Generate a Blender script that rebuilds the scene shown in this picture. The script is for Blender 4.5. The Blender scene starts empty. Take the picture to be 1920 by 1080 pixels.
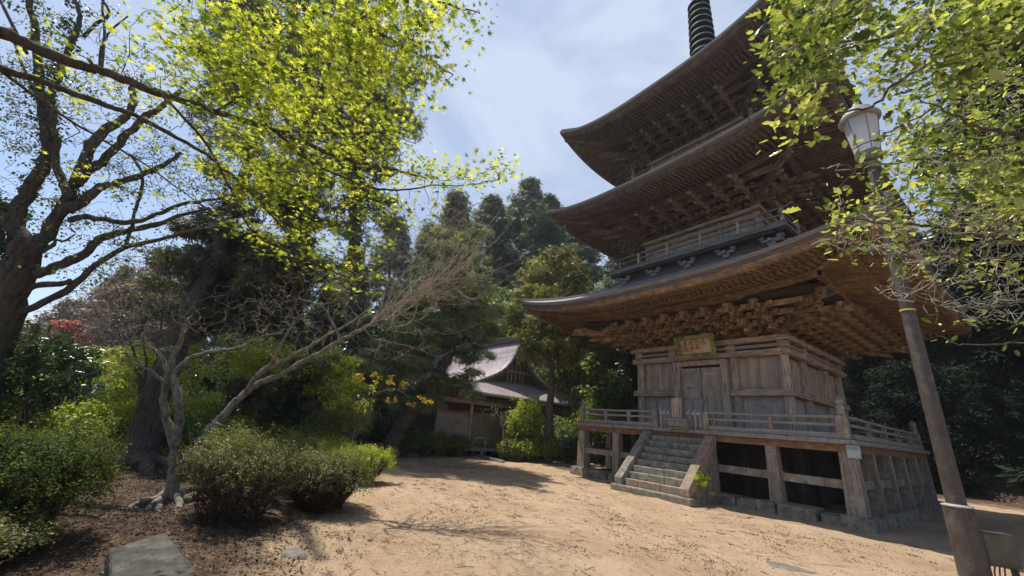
import bpy, math, random
import numpy as np
from mathutils import Vector, Matrix
C = bpy.context; SC = C.scene; col = SC.collection
R = math.radians; rnd = random.Random(7); NR = np.random.default_rng(7)

# ---------------------------------------------------------------- camera
CAM = np.array([7.0425, -16.2929, 1.5496])
FW = np.array([-0.76049255, 0.56264634, 0.32416073])
RT = np.array([0.61473219, 0.78463932, 0.08028365])
UP = np.array([0.20917795, -0.26032715, 0.94258918])
FPX = 743.8
cd = bpy.data.cameras.new('camera'); cam = bpy.data.objects.new('camera', cd); col.objects.link(cam)
m = Matrix(((RT[0], UP[0], -FW[0], CAM[0]), (RT[1], UP[1], -FW[1], CAM[1]), (RT[2], UP[2], -FW[2], CAM[2]), (0, 0, 0, 1)))
cam.matrix_world = m
cd.sensor_width = 36; cd.lens = FPX / 1920 * 36; cd.clip_start = .05; cd.clip_end = 2000
SC.camera = cam

# ---------------------------------------------------------------- world, sun, exposure
SUN = Vector((-.36, -.15, 1)).normalized()
elev = math.asin(SUN.z)
w = bpy.data.worlds.new('World'); SC.world = w; w.use_nodes = True
nt = w.node_tree; nt.nodes.clear(); N = nt.nodes.new; L = nt.links.new
sky = N('ShaderNodeTexSky'); sky.sky_type = 'NISHITA'; sky.sun_disc = False
sky.sun_elevation = elev; sky.sun_rotation = math.atan2(SUN.x, SUN.y)
sky.altitude = 200; sky.dust_density = 1.2; sky.ozone_density = 1.5
tc = N('ShaderNodeTexCoord'); mp = N('ShaderNodeMapping'); mp.inputs['Scale'].default_value = (1, 1, 2.2)
mp.inputs['Location'].default_value = (.35, .1, .2)
n1 = N('ShaderNodeTexNoise'); n1.inputs['Scale'].default_value = 2.3; n1.inputs['Detail'].default_value = 7; n1.inputs['Roughness'].default_value = .55; n1.inputs['Distortion'].default_value = .5
cr = N('ShaderNodeValToRGB'); cr.color_ramp.elements[0].position = .40; cr.color_ramp.elements[1].position = .74
# clouds gather towards the bright part of the sky
dt = N('ShaderNodeVectorMath'); dt.operation = 'DOT_PRODUCT'; dt.inputs[1].default_value = Vector((-.56, .48, .68)).normalized()
mr = N('ShaderNodeMapRange'); mr.inputs['From Min'].default_value = .45; mr.inputs['From Max'].default_value = .98; mr.inputs['To Min'].default_value = -.16; mr.inputs['To Max'].default_value = .12
ad = N('ShaderNodeMath'); ad.operation = 'ADD'
L(tc.outputs['Generated'], mp.inputs['Vector']); L(mp.outputs[0], n1.inputs['Vector']); L(tc.outputs['Generated'], dt.inputs[0])
L(dt.outputs['Value'], mr.inputs['Value']); L(n1.outputs['Fac'], ad.inputs[0]); L(mr.outputs[0], ad.inputs[1]); L(ad.outputs[0], cr.inputs['Fac'])
mx = N('ShaderNodeMixRGB'); mx.inputs['Color2'].default_value = (4.0, 4.6, 5.75, 1)
ml = N('ShaderNodeMath'); ml.operation = 'MULTIPLY'; ml.inputs[1].default_value = .92
L(cr.outputs['Color'], ml.inputs[0]); L(ml.outputs[0], mx.inputs['Fac']); L(sky.outputs[0], mx.inputs['Color1'])
bg = N('ShaderNodeBackground'); bg.inputs['Strength'].default_value = .125
wo = N('ShaderNodeOutputWorld'); L(mx.outputs[0], bg.inputs['Color']); L(bg.outputs[0], wo.inputs['Surface'])
sd = bpy.data.lights.new('sun', 'SUN'); sun = bpy.data.objects.new('sun', sd); col.objects.link(sun)
sd.energy = 4.3; sd.angle = R(.55); sd.color = (1, .95, .87)
sun.rotation_euler = SUN.to_track_quat('Z', 'Y').to_euler(); sun.location = (0, 0, 40)
vs = SC.view_settings; vs.view_transform = 'Standard'; vs.look = 'None'; vs.exposure = 0.38; vs.gamma = 1; vs.use_curve_mapping = False
SC.cycles.max_bounces = 8; SC.cycles.diffuse_bounces = 5; SC.cycles.transmission_bounces = 5; SC.cycles.transparent_max_bounces = 8

# ---------------------------------------------------------------- helpers
def at(px, py, t):
    """world point seen at photo pixel (px,py) at camera depth t (metres)"""
    return CAM + t * (FW + RT * ((px - 960) / FPX) - UP * ((py - 540) / FPX))
def gr(px, py, z=0.):
    d = at(px, py, 1) - CAM; return CAM + d * ((z - CAM[2]) / d[2])
def base(px, t, z=0.):
    """ground point in the direction of photo column px, depth t"""
    hv = 540 + FPX * (FW[2] + RT[2] * (px - 960) / FPX) / UP[2]
    p = at(px, hv, t); return np.array([p[0], p[1], z])
def tag(o, label=None, cat=None, group=None, kind=None):
    if label: o['label'] = label
    if cat: o['category'] = cat
    if group: o['group'] = group
    if kind: o['kind'] = kind
    return o
def empty(name, loc, label, cat, group=None):
    o = bpy.data.objects.new(name, None); o.empty_display_size = .3; col.objects.link(o); o.location = loc
    return tag(o, label, cat, group)
def link(name, me, parent=None, mat=None):
    if mat is not None and not me.materials: me.materials.append(mat)
    o = bpy.data.objects.new(name, me); col.objects.link(o)
    if parent:
        o.parent = parent      # mesh data is in world space: cancel the root's own place
        o.matrix_parent_inverse = Matrix.Translation(-Vector(parent.location)) if parent.type == 'EMPTY' else Matrix.Identity(4)
    return o
def copy_tree(o, parent=None):
    c = o.copy(); col.objects.link(c); c.parent = parent
    for ch in [x for x in bpy.data.objects if x.parent == o]: copy_tree(ch, c)
    return c

class MB:
    def __init__(s): s.v = []; s.f = []; s.M = None
    def add(s, vs, fs):
        b = len(s.v)
        if s.M is not None: vs = [tuple(s.M @ Vector(v)) for v in vs]
        s.v += [tuple(map(float, v)) for v in vs]; s.f += [tuple(b + i for i in f) for f in fs]
    def box(s, x0, x1, y0, y1, z0, z1, tx=0, ty=0):
        """box; tx,ty shrink of the bottom face"""
        vs = [(x0+tx, y0+ty, z0), (x1-tx, y0+ty, z0), (x1-tx, y1-ty, z0), (x0+tx, y1-ty, z0), (x0, y0, z1), (x1, y0, z1), (x1, y1, z1), (x0, y1, z1)]
        s.add(vs, [(0, 3, 2, 1), (4, 5, 6, 7), (0, 1, 5, 4), (1, 2, 6, 5), (2, 3, 7, 6), (3, 0, 4, 7)])
    def cbox(s, x, y, z, a, b, c, tx=0, ty=0): s.box(x-a/2, x+a/2, y-b/2, y+b/2, z-c/2, z+c/2, tx, ty)
    def beam(s, p, q, w, h, up=(0, 0, 1)):
        p = Vector(p); q = Vector(q); d = (q-p).normalized(); r = d.cross(Vector(up)).normalized(); u = r.cross(d)
        r *= w/2; u *= h/2
        s.add([p-r-u, p+r-u, p+r+u, p-r+u, q-r-u, q+r-u, q+r+u, q-r+u], [(0, 1, 2, 3)[::-1], (4, 5, 6, 7), (0, 4, 5, 1)[::-1], (1, 5, 6, 2)[::-1], (2, 6, 7, 3)[::-1], (3, 7, 4, 0)[::-1]])
    def tube(s, pts, rad, k=8, cap=True):
        pts = [Vector(p) for p in pts]; n = len(pts)
        if not hasattr(rad, '__len__'): rad = [rad]*n
        t0 = (pts[1]-pts[0]).normalized(); a = t0.orthogonal().normalized(); vs = []
        for i, p in enumerate(pts):
            t = (pts[min(i+1, n-1)]-pts[max(i-1, 0)]).normalized()
            a = (a-t*a.dot(t)); a = a.normalized() if a.length > 1e-6 else t.orthogonal().normalized(); b = t.cross(a)
            for j in range(k):
                g = 2*math.pi*j/k; vs.append(p+(a*math.cos(g)+b*math.sin(g))*rad[i])
        fs = [(i*k+j, i*k+(j+1) % k, (i+1)*k+(j+1) % k, (i+1)*k+j) for i in range(n-1) for j in range(k)]
        if cap: fs += [tuple(range(k))[::-1], tuple(range((n-1)*k, n*k))]
        s.add(vs, fs)
    def lathe(s, prof, x=0, y=0, k=16):
        vs = []; n = len(prof)
        for r, z in prof:
            for j in range(k): g = 2*math.pi*j/k; vs.append((x+r*math.cos(g), y+r*math.sin(g), z))
        fs = [(i*k+j, i*k+(j+1) % k, (i+1)*k+(j+1) % k, (i+1)*k+j) for i in range(n-1) for j in range(k)]
        fs += [tuple(range(k))[::-1], tuple(range((n-1)*k, n*k))]
        s.add(vs, fs)
    def mesh(s, name='m'):
        me = bpy.data.meshes.new(name); me.from_pydata(s.v, [], s.f); me.update(); return me
    def build(s, name, mat, parent=None, smooth=False, bevel=0):
        me = s.mesh(name)
        if smooth: me.polygons.foreach_set('use_smooth', [True]*len(me.polygons))
        o = link(name, me, parent, mat)
        if bevel:
            b = o.modifiers.new('bevel', 'BEVEL'); b.width = bevel; b.segments = 2; b.limit_method = 'ANGLE'; b.angle_limit = R(40)
        return o

# ---------------------------------------------------------------- materials
def mat(name, c1, c2, scale=4, stretch=(1, 1, 1), rough=.8, bump=.3, detail=6, c3=None, spec=.25, dist=.02, coord='Object', metal=0, fine=None, mid=(.32, .68), vary=0):
    m = bpy.data.materials.new(name); m.use_nodes = True; t = m.node_tree; P = t.nodes['Principled BSDF']
    P.inputs['Roughness'].default_value = rough; P.inputs['Specular IOR Level'].default_value = spec; P.inputs['Metallic'].default_value = metal
    tc = t.nodes.new('ShaderNodeTexCoord'); mp = t.nodes.new('ShaderNodeMapping'); mp.inputs['Scale'].default_value = stretch
    n = t.nodes.new('ShaderNodeTexNoise'); n.inputs['Scale'].default_value = scale; n.inputs['Detail'].default_value = detail; n.inputs['Roughness'].default_value = .65
    r = t.nodes.new('ShaderNodeValToRGB'); e = r.color_ramp.elements; e[0].position, e[1].position = mid; e[0].color = (*c1, 1); e[1].color = (*c2, 1)
    t.links.new(tc.outputs[coord], mp.inputs['Vector']); t.links.new(mp.outputs[0], n.inputs['Vector']); t.links.new(n.outputs['Fac'], r.inputs['Fac'])
    colr = r.outputs['Color']
    if c3 is not None:
        n2 = t.nodes.new('ShaderNodeTexNoise'); n2.inputs['Scale'].default_value = fine or 1.3; n2.inputs['Detail'].default_value = 8; n2.inputs['Roughness'].default_value = .7
        r2 = t.nodes.new('ShaderNodeValToRGB'); r2.color_ramp.elements[0].position = .5; r2.color_ramp.elements[1].position = .66
        mixn = t.nodes.new('ShaderNodeMixRGB'); mixn.inputs['Color2'].default_value = (*c3, 1)
        t.links.new(tc.outputs[coord], n2.inputs['Vector']); t.links.new(n2.outputs['Fac'], r2.inputs['Fac']); t.links.new(r2.outputs['Color'], mixn.inputs['Fac'])
        t.links.new(colr, mixn.inputs['Color1']); colr = mixn.outputs[0]
    if vary:
        oi = t.nodes.new('ShaderNodeObjectInfo'); hs = t.nodes.new('ShaderNodeHueSaturation'); ma = t.nodes.new('ShaderNodeMath'); ma.operation = 'MULTIPLY_ADD'; ma.inputs[1].default_value = vary
        n3 = t.nodes.new('ShaderNodeTexNoise'); n3.inputs['Scale'].default_value = 1; n3.inputs['Detail'].default_value = 2; m3 = t.nodes.new('ShaderNodeMapping'); m3.inputs['Scale'].default_value = (7.3, .5, .5)
        t.links.new(tc.outputs[coord], m3.inputs['Vector']); t.links.new(m3.outputs[0], n3.inputs['Vector'])
        a3 = t.nodes.new('ShaderNodeMath'); a3.operation = 'MULTIPLY_ADD'; a3.inputs[1].default_value = vary*3; a3.inputs[2].default_value = 1-vary*2.0
        t.links.new(n3.outputs['Fac'], a3.inputs[0]); t.links.new(oi.outputs['Random'], ma.inputs[0]); t.links.new(a3.outputs[0], ma.inputs[2]); t.links.new(ma.outputs[0], hs.inputs['Value'])
        t.links.new(colr, hs.inputs['Color']); colr = hs.outputs[0]
    t.links.new(colr, P.inputs['Base Color'])
    if bump:
        b = t.nodes.new('ShaderNodeBump'); b.inputs['Strength'].default_value = bump; b.inputs['Distance'].default_value = dist
        t.links.new(n.outputs['Fac'], b.inputs['Height']); t.links.new(b.outputs[0], P.inputs['Normal'])
    m['_c'] = 1
    return m
def leafmat(name, cols, transl=.35, tcol=None, rough=.45, spec=.3):
    m = bpy.data.materials.new(name); m.use_nodes = True; t = m.node_tree; t.nodes.clear(); NN = t.nodes.new; LL = t.links.new
    a = NN('ShaderNodeAttribute'); a.attribute_name = 'tint'
    r = NN('ShaderNodeValToRGB'); el = r.color_ramp.elements
    while len(el) < len(cols): el.new(.5)
    for i, c in enumerate(cols): el[i].position = i/(len(cols)-1); el[i].color = (*c, 1)
    LL(a.outputs['Fac'], r.inputs['Fac'])
    P = NN('ShaderNodeBsdfPrincipled'); P.inputs['Roughness'].default_value = rough; P.inputs['Specular IOR Level'].default_value = spec
    LL(r.outputs[0], P.inputs['Base Color'])
    T = NN('ShaderNodeBsdfTranslucent'); g = NN('ShaderNodeMixRGB'); g.blend_type = 'MULTIPLY'; g.inputs['Fac'].default_value = 1; g.inputs['Color2'].default_value = (*(tcol or (1.6, 1.5, .7)), 1)
    LL(r.outputs[0], g.inputs['Color1']); LL(g.outputs[0], T.inputs['Color'])
    mx = NN('ShaderNodeMixShader'); mx.inputs['Fac'].default_value = transl
    o = NN('ShaderNodeOutputMaterial'); LL(P.outputs[0], mx.inputs[1]); LL(T.outputs[0], mx.inputs[2]); LL(mx.outputs[0], o.inputs['Surface'])
    return m

WZ = (9, 9, .9); WX = (.9, .9, 9)
M = {}
M['wood_v'] = mat('weathered upright timber', (.12, .088, .066), (.60, .485, .40), 3, WZ, .85, .8, c3=(.44, .385, .34), fine=1.6, vary=.22)
M['wood_h'] = mat('weathered level timber', (.12, .083, .06), (.60, .465, .365), 3, WX, .85, .8, c3=(.40, .335, .285), fine=1.6)
M['wood_grey'] = mat('bleached grey timber', (.20, .18, .165), (.36, .33, .31), 3, WX, .85, .4, c3=(.24, .23, .2))
M['panel'] = mat('wall board timber', (.25, .185, .145), (.54, .44, .37), 1.6, (3.5, 3.5, .7), .88, .35, c3=(.36, .32, .29), fine=1.1, vary=.07)
M['panel_low'] = mat('bleached lower board', (.28, .25, .235), (.52, .475, .445), 2.2, (7, 7, .8), .88, .4, c3=(.26, .22, .19), fine=1.1)
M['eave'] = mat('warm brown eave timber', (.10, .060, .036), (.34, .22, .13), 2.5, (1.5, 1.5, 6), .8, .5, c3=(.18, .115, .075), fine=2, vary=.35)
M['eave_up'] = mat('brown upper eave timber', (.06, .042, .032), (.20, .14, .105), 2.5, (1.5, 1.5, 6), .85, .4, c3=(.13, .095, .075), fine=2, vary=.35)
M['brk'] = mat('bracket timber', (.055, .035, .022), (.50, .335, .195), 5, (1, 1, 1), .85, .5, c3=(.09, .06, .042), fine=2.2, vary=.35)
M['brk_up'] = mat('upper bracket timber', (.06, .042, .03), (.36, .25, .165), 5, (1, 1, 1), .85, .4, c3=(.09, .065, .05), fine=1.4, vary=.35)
M['roof_edge'] = mat('layered roof edge', (.075, .062, .054), (.20, .165, .14), 3, (1, 1, 14), .8, .6, c3=(.13, .10, .085))
M['roof_top'] = mat('weathered roof sheet', (.20, .18, .175), (.34, .31, .30), 2.5, (1, 1, 1), .55, .2, c3=(.22, .2, .19), spec=.4)
M['stone'] = mat('mossy granite', (.10, .085, .065), (.33, .28, .22), 6, (1, 1, 1), .92, .7, c3=(.13, .15, .11), fine=2.2)
M['stair'] = mat('lichened stair stone', (.09, .078, .062), (.36, .33, .27), 7, (1, 1, 1), .92, .7, c3=(.20, .195, .165), fine=3)
M['stair_warm'] = mat('warm brown stair stone', (.18, .13, .09), (.38, .28, .20), 7, (1, 1, 1), .92, .6, c3=(.24, .22, .19), fine=3)
M['bronze'] = mat('green bronze', (.07, .11, .10), (.22, .29, .26), 9, (1, 1, 1), .6, .2, metal=.3, c3=(.10, .12, .10))
M['finial'] = mat('weathered finial metal', (.16, .17, .15), (.36, .37, .32), 12, (1, 1, 1), .6, .2, metal=.2)
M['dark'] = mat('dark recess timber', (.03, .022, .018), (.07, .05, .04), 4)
M['post'] = mat('lichened post timber', (.13, .10, .08), (.36, .295, .24), 3, WZ, .9, .6, c3=(.36, .35, .27), fine=3.5, vary=.25)
M['deckb'] = mat('deck edge timber', (.14, .075, .04), (.34, .20, .115), 4, (1, 1, 8), .88, .5, c3=(.25, .23, .19), fine=3)

# ---------------------------------------------------------------- ground
def soil_amount(x, y):
    # distance from the sandy forecourt edge (photo points put on the ground)
    E = np.array([(-14, -9.0), (-10.2, -9.6), (-5.6, -11.7), (-3.0, -12.9), (-1.2, -13.8), (.4, -14.6), (2.3, -15.1), (5, -17.5), (9, -22)])
    ye = np.interp(x, E[:, 0], E[:, 1]); return ye - y
def hill(x, y):
    x = np.asarray(x, float); y = np.asarray(y, float)
    # bank rising behind the pagoda
    a = (y - 15.5) * 1.0 + np.clip((x - 2) * .02, -.5, 1); b = np.clip(a, 0, 6)
    h = np.where(a > 0, 1.9*(1-np.exp(-b*1.1)), 0) + .22*np.clip(a-2, 0, 40)
    h = h*np.clip((x + 10)/8, 0, 1)
    return h
def gz(x, y):
    x = np.asarray(x, float); y = np.asarray(y, float)
    z = .018*np.sin(x*1.3+y*.7)+.014*np.sin(x*2.9-y*2.1)+.008*np.sin(x*7.1+y*5.3)
    s = np.clip(soil_amount(x, y)*.8, 0, 1)
    return z + s*(.04*np.sin(x*2.2+1)*np.cos(y*2.7)+.05) + hill(x, y)
def make_ground():
    def axis(c, near, far, st):
        a = list(np.arange(c-near, c+near, st)); d = st; v = a[-1]; up = []
        while v < far: d *= 1.18; v += d; up.append(v)
        d = st; v = a[0]; lo = []
        while v > -far: d *= 1.18; v -= d; lo.append(v)
        return np.array(lo[::-1]+a+up)
    X = axis(-1, 12, 400, .12); Y = axis(-8, 10, 400, .12); nx, ny = len(X), len(Y)
    xx, yy = np.meshgrid(X, Y); zz = gz(xx, yy) + NR.normal(0, .004, xx.shape)*(np.hypot(xx, yy) < 25)
    co = np.stack([xx, yy, zz], -1).reshape(-1, 3)
    i = np.arange(nx-1)[None]+np.arange(ny-1)[:, None]*nx
    f = np.stack([i, i+1, i+1+nx, i+nx], -1).reshape(-1, 4)
    me = bpy.data.meshes.new('ground'); me.vertices.add(len(co)); me.vertices.foreach_set('co', co.ravel().astype(np.float32))
    me.loops.add(f.size); me.loops.foreach_set('vertex_index', f.ravel().astype(np.int32)); me.polygons.add(len(f)); me.polygons.foreach_set('loop_start', np.arange(len(f), dtype=np.int32)*4)
    me.update(calc_edges=True); me.polygons.foreach_set('use_smooth', np.ones(len(f), bool))
    s = soil_amount(xx, yy).ravel()
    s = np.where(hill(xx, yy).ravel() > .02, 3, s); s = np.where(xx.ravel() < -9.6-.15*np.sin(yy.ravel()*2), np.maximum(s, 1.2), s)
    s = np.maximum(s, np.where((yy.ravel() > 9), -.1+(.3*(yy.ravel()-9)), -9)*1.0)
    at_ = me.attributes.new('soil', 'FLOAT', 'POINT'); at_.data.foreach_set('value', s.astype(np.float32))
    m = bpy.data.materials.new('sandy ground'); m.use_nodes = True; t = m.node_tree; P = t.nodes['Principled BSDF']; NN = t.nodes.new; LL = t.links.new
    P.inputs['Roughness'].default_value = .95; P.inputs['Specular IOR Level'].default_value = .1
    tc = NN('ShaderNodeTexCoord')
    def noise(sc, det=8, ro=.6, vec=None):
        n = NN('ShaderNodeTexNoise'); n.inputs['Scale'].default_value = sc; n.inputs['Detail'].default_value = det; n.inputs['Roughness'].default_value = ro
        LL(vec or tc.outputs['Object'], n.inputs['Vector']); return n.outputs['Fac']
    def ramp(fac, stops):
        r = NN('ShaderNodeValToRGB'); el = r.color_ramp.elements
        while len(el) < len(stops): el.new(.5)
        for i, (p, c) in enumerate(stops): el[i].position = p; el[i].color = (*c, 1)
        LL(fac, r.inputs['Fac']); return r.outputs['Color']
    def mix(f, a, b):
        x = NN('ShaderNodeMixRGB'); LL(f, x.inputs['Fac'])
        LL(a, x.inputs['Color1']); LL(b, x.inputs['Color2']); return x.outputs[0]
    sand = ramp(noise(.7, 12, .78), [(.3, (.27, .165, .10)), (.46, (.43, .29, .18)), (.56, (.54, .385, .25)), (.7, (.63, .48, .34))])
    grit = ramp(noise(26, 7, .85), [(.36, (.13, .08, .05)), (.46, (.41, .29, .18)), (.60, (.48, .365, .24)), (.72, (.70, .60, .45))])
    g1 = NN('ShaderNodeMixRGB'); g1.inputs['Fac'].default_value = .5; LL(sand, g1.inputs['Color1']); LL(grit, g1.inputs['Color2'])
    mpn = NN('ShaderNodeMapping'); mpn.inputs['Rotation'].default_value = (0, 0, .9); mpn.inputs['Scale'].default_value = (1, 2.6, 1); LL(tc.outputs['Object'], mpn.inputs['Vector'])
    deb = ramp(noise(3.1, 12, .78, mpn.outputs[0]), [(.535, (0, 0, 0)), (.60, (.9, .9, .9))])
    debc = ramp(noise(14, 6), [(.35, (.075, .05, .034)), (.7, (.24, .165, .105))])
    pm = ramp(noise(.75, 6, .6), [(.42, (.10, .10, .10)), (.56, (1, 1, 1))]); mm = NN('ShaderNodeMixRGB'); mm.blend_type = 'MULTIPLY'; mm.inputs['Fac'].default_value = 1; LL(deb, mm.inputs['Color1']); LL(pm, mm.inputs['Color2'])
    g2 = mix(mm.outputs[0], g1.outputs[0], debc)
    moss = ramp(noise(.55, 9, .7), [(.60, (0, 0, 0)), (.70, (.55, .55, .55))])
    mossc = ramp(noise(20), [(.3, (.10, .10, .045)), (.7, (.21, .20, .10))])
    g3 = mix(moss, g2, mossc)
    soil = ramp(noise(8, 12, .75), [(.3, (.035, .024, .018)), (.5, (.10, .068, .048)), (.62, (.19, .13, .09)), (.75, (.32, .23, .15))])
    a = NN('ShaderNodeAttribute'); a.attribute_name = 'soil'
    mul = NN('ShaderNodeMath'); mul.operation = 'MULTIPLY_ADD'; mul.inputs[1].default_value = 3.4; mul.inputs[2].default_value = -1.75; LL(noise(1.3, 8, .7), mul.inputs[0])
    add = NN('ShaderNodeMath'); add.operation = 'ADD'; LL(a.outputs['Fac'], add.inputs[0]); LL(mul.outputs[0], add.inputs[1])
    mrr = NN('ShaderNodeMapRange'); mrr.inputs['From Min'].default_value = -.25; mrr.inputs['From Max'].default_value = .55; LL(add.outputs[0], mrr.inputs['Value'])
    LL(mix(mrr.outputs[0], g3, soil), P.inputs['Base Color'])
    b = NN('ShaderNodeBump'); b.inputs['Strength'].default_value = .9; b.inputs['Distance'].default_value = .04
    hm = NN('ShaderNodeMath'); hm.operation = 'ADD'; LL(noise(22, 8, .75), hm.inputs[0]); LL(noise(5, 6, .7), hm.inputs[1]); LL(hm.outputs[0], b.inputs['Height']); LL(b.outputs[0], P.inputs['Normal'])
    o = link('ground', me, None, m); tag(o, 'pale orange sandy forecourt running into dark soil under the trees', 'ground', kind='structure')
make_ground()
# ================================================================ PAGODA
pag = empty('pagoda', (0, 0, 0), 'tall weathered wooden three storey pagoda with sweeping eaves on a raised veranda', 'pagoda')
def sides(name, mb_or_me, m, parent, smooth=False, which=(0, 1, 2, 3)):
    me = mb_or_me.mesh(name) if isinstance(mb_or_me, MB) else mb_or_me
    out = []
    for k in which:
        o = link(name, me, parent, m); o.matrix_basis = Matrix.Rotation(k*math.pi/2, 4, 'Z'); out.append(o)
    return out

# --- stone footing ring
def footing(seed):
    r = random.Random(seed); b = MB(); x = -4.42
    while x < 4.1:
        wd = r.uniform(.45, .95); x1 = min(x+wd, 4.3); h = r.uniform(.2, .28); d = r.uniform(-.04, .05)
        y0, y1 = -4.42+d, -3.78
        j = lambda a=.03: r.uniform(-a, a)
        vs = [(x+.012+j(), y0+j(), -.15), (x1-.012+j(), y0+j(), -.15), (x1-.012, y1, -.15), (x+.012, y1, -.15),
              (x+.03+j(), y0+.05+j(), h+j(.015)), (x1-.03+j(), y0+.05+j(), h+j(.015)), (x1-.03, y1, h), (x+.03, y1, h)]
        b.add(vs, [(0, 3, 2, 1), (4, 5, 6, 7), (0, 1, 5, 4), (1, 2, 6, 5), (2, 3, 7, 6), (3, 0, 4, 7)]); x = x1
    return b
for k in range(4):
    o = footing(k).build('stone_footing', M['stone'], pag, bevel=.025); o.matrix_basis = Matrix.Rotation(k*math.pi/2, 4, 'Z')
# --- veranda posts
px_ = [-4.05, -2.47, -.82, .82, 2.47, 4.05]
def postmesh(corner=False):
    b = MB(); s = .15 if corner else .125
    b.add([(-s*1.18, -s*1.18, .2), (s*1.18, -s*1.18, .2), (s*1.18, s*1.18, .2), (-s*1.18, s*1.18, .2), (-s, -s, 1.56), (s, -s, 1.56), (s, s, 1.56), (-s, s, 1.56)],
          [(0, 3, 2, 1), (4, 5, 6, 7), (0, 1, 5, 4), (1, 2, 6, 5), (2, 3, 7, 6), (3, 0, 4, 7)])
    return b.mesh('veranda_post')
pm, pmc = postmesh(), postmesh(True)
for k in range(4):
    for i, x in enumerate(px_[:5]):
        o = link('veranda_post', pmc if i == 0 else pm, pag, M['post'])
        o.matrix_basis = Matrix.Rotation(k*math.pi/2, 4, 'Z') @ Matrix.Translation((x, -4.05, 0))
# inner ground columns carrying the body
for x in (-2.5, -1.05, 1.05, 2.5):
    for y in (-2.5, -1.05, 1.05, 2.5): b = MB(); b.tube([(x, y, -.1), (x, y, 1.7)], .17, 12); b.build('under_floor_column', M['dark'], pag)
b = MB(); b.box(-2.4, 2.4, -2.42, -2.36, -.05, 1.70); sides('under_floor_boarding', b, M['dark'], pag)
b = MB()
for a, c in zip(px_[:-1], px_[1:]): b.box(a+.15, c-.15, -4.10, -3.99, .77, .955)
for x in px_[1:5]: b.box(x-.2, x-.127, -4.108, -3.98, .955, .985); b.box(x+.127, x+.2, -4.108, -3.98, .955, .985)
sides('tie_beam', b, M['post'], pag)
b = MB(); b.box(-4.2, 3.93, -4.16, -3.94, 1.56, 1.735); sides('edge_beam', b, M['deckb'], pag)
# cross joists
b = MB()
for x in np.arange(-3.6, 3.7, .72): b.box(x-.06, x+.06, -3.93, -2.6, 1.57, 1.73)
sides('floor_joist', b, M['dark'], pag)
# deck boards
b = MB(); r = random.Random(3); x = -4.3
while x < 4.28:
    wd = r.uniform(.17, .26); x1 = min(x+wd, 4.3); b.box(x+.004, x1-.004, -4.3+r.uniform(-.012, .03), -2.0, 1.737, 1.84+r.uniform(-.006, .006)); x = x1
for sgn in (0, 1):
    bb = MB(); bb.v = [(v[0], v[1], v[2]) for v in b.v]; bb.f = b.f
    o = bb.build('deck', M['wood_grey'], pag)
    if sgn: o.matrix_basis = Matrix.Rotation(math.pi, 4, 'Z')
b = MB(); y = -1.99
while y < 1.98:
    y1 = min(y+.22, 1.99); b.box(-4.3, 4.3, y+.004, y1-.004, 1.737, 1.838); y = y1
b.build('deck', M['wood_grey'], pag)
# --- railings
def finial(x, y, z, s=1., k=14):
    b = MB(); b.lathe([(.088*s, z), (.092*s, z+.02), (.086*s, z+.05), (.086*s, z+.15*s), (.095*s, z+.165*s), (.095*s, z+.19*s), (.062*s, z+.21*s), (.058*s, z+.235*s), (.085*s, z+.26*s), (.10*s, z+.295*s), (.092*s, z+.33*s), (.06*s, z+.365*s), (.02*s, z+.40*s), (.008*s, z+.44*s)], x, y, k)
    return b
def rail_run(x0, x1, mids, parent, name='veranda_railing', rot=0):
    RM = Matrix.Rotation(rot*math.pi/2, 4, 'Z')
    root = MB(); root.M = RM; root.box(x0, x1, -4.22, -4.09, 1.855, 1.975)
    o = root.build(name, M['wood_grey'], parent)
    t = MB(); t.M = RM; t.tube([(x0, -4.155, 2.335+.008), (x0*.5+x1*.5, -4.155, 2.325), (x1, -4.155, 2.335+.006)], .037, 8); t.build('top_rail', M['wood_grey'], o)
    t = MB(); t.M = RM; t.box(x0, x1, -4.19, -4.12, 2.13, 2.19); t.build('middle_rail', M['wood_grey'], o)
    for x in mids:
        t = MB(); t.M = RM; t.box(x-.045, x+.045, -4.205, -4.105, 1.977, 2.295); t.build('strut', M['post'], o)
rail_run(-3.93, -.93, [-2.9, -1.9], pag); rail_run(.93, 3.97, [1.05, 2.55], pag)
for k in (1, 2, 3): rail_run(-3.95, 3.95, [-2.4, -.8, .8, 2.4], pag, rot=k)
for (x, y) in ((-4.03, -4.155), (-.84, -4.155), (.84, -4.155), (4.06, -4.12), (4.06, 4.06), (-4.03, 4.06)):
    s = 1.15 if (x > 3) else .9
    b = MB(); b.box(x-.095*s, x+.095*s, y-.095*s, y+.095*s, 1.842, 2.375); o = b.build('railing_post', M['post'], pag, bevel=.012)
    finial(x, y, 2.376, s*.92).build('finial', M['finial'] if x > 3 or x < -3 else M['bronze'], o, smooth=True)
# picket gate at the head of the stairs
g = MB(); g.box(-.74, .74, -4.13, -4.095, 2.27, 2.345); go = g.build('gate', mat('pale gate board', (.42, .40, .37), (.62, .60, .57), 6), pag)
tag(go, 'low picket gate between two capped posts')
g = MB(); g.box(-.74, .74, -4.131, -4.094, 1.93, 1.99); g.build('gate_rail', M['wood_grey'], go)
for i, x in enumerate(np.linspace(-.66, .66, 9)):
    g = MB(); g.box(x-.026, x+.026, -4.165, -4.133, 1.86, 2.40); g.add([(x-.026, -4.165, 2.40), (x+.026, -4.165, 2.40), (x+.026, -4.133, 2.40), (x-.026, -4.133, 2.40), (x, -4.149, 2.455)], [(0, 1, 4), (1, 2, 4), (2, 3, 4), (3, 0, 4)])
    g.build('picket', M['wood_v'], go)
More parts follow.
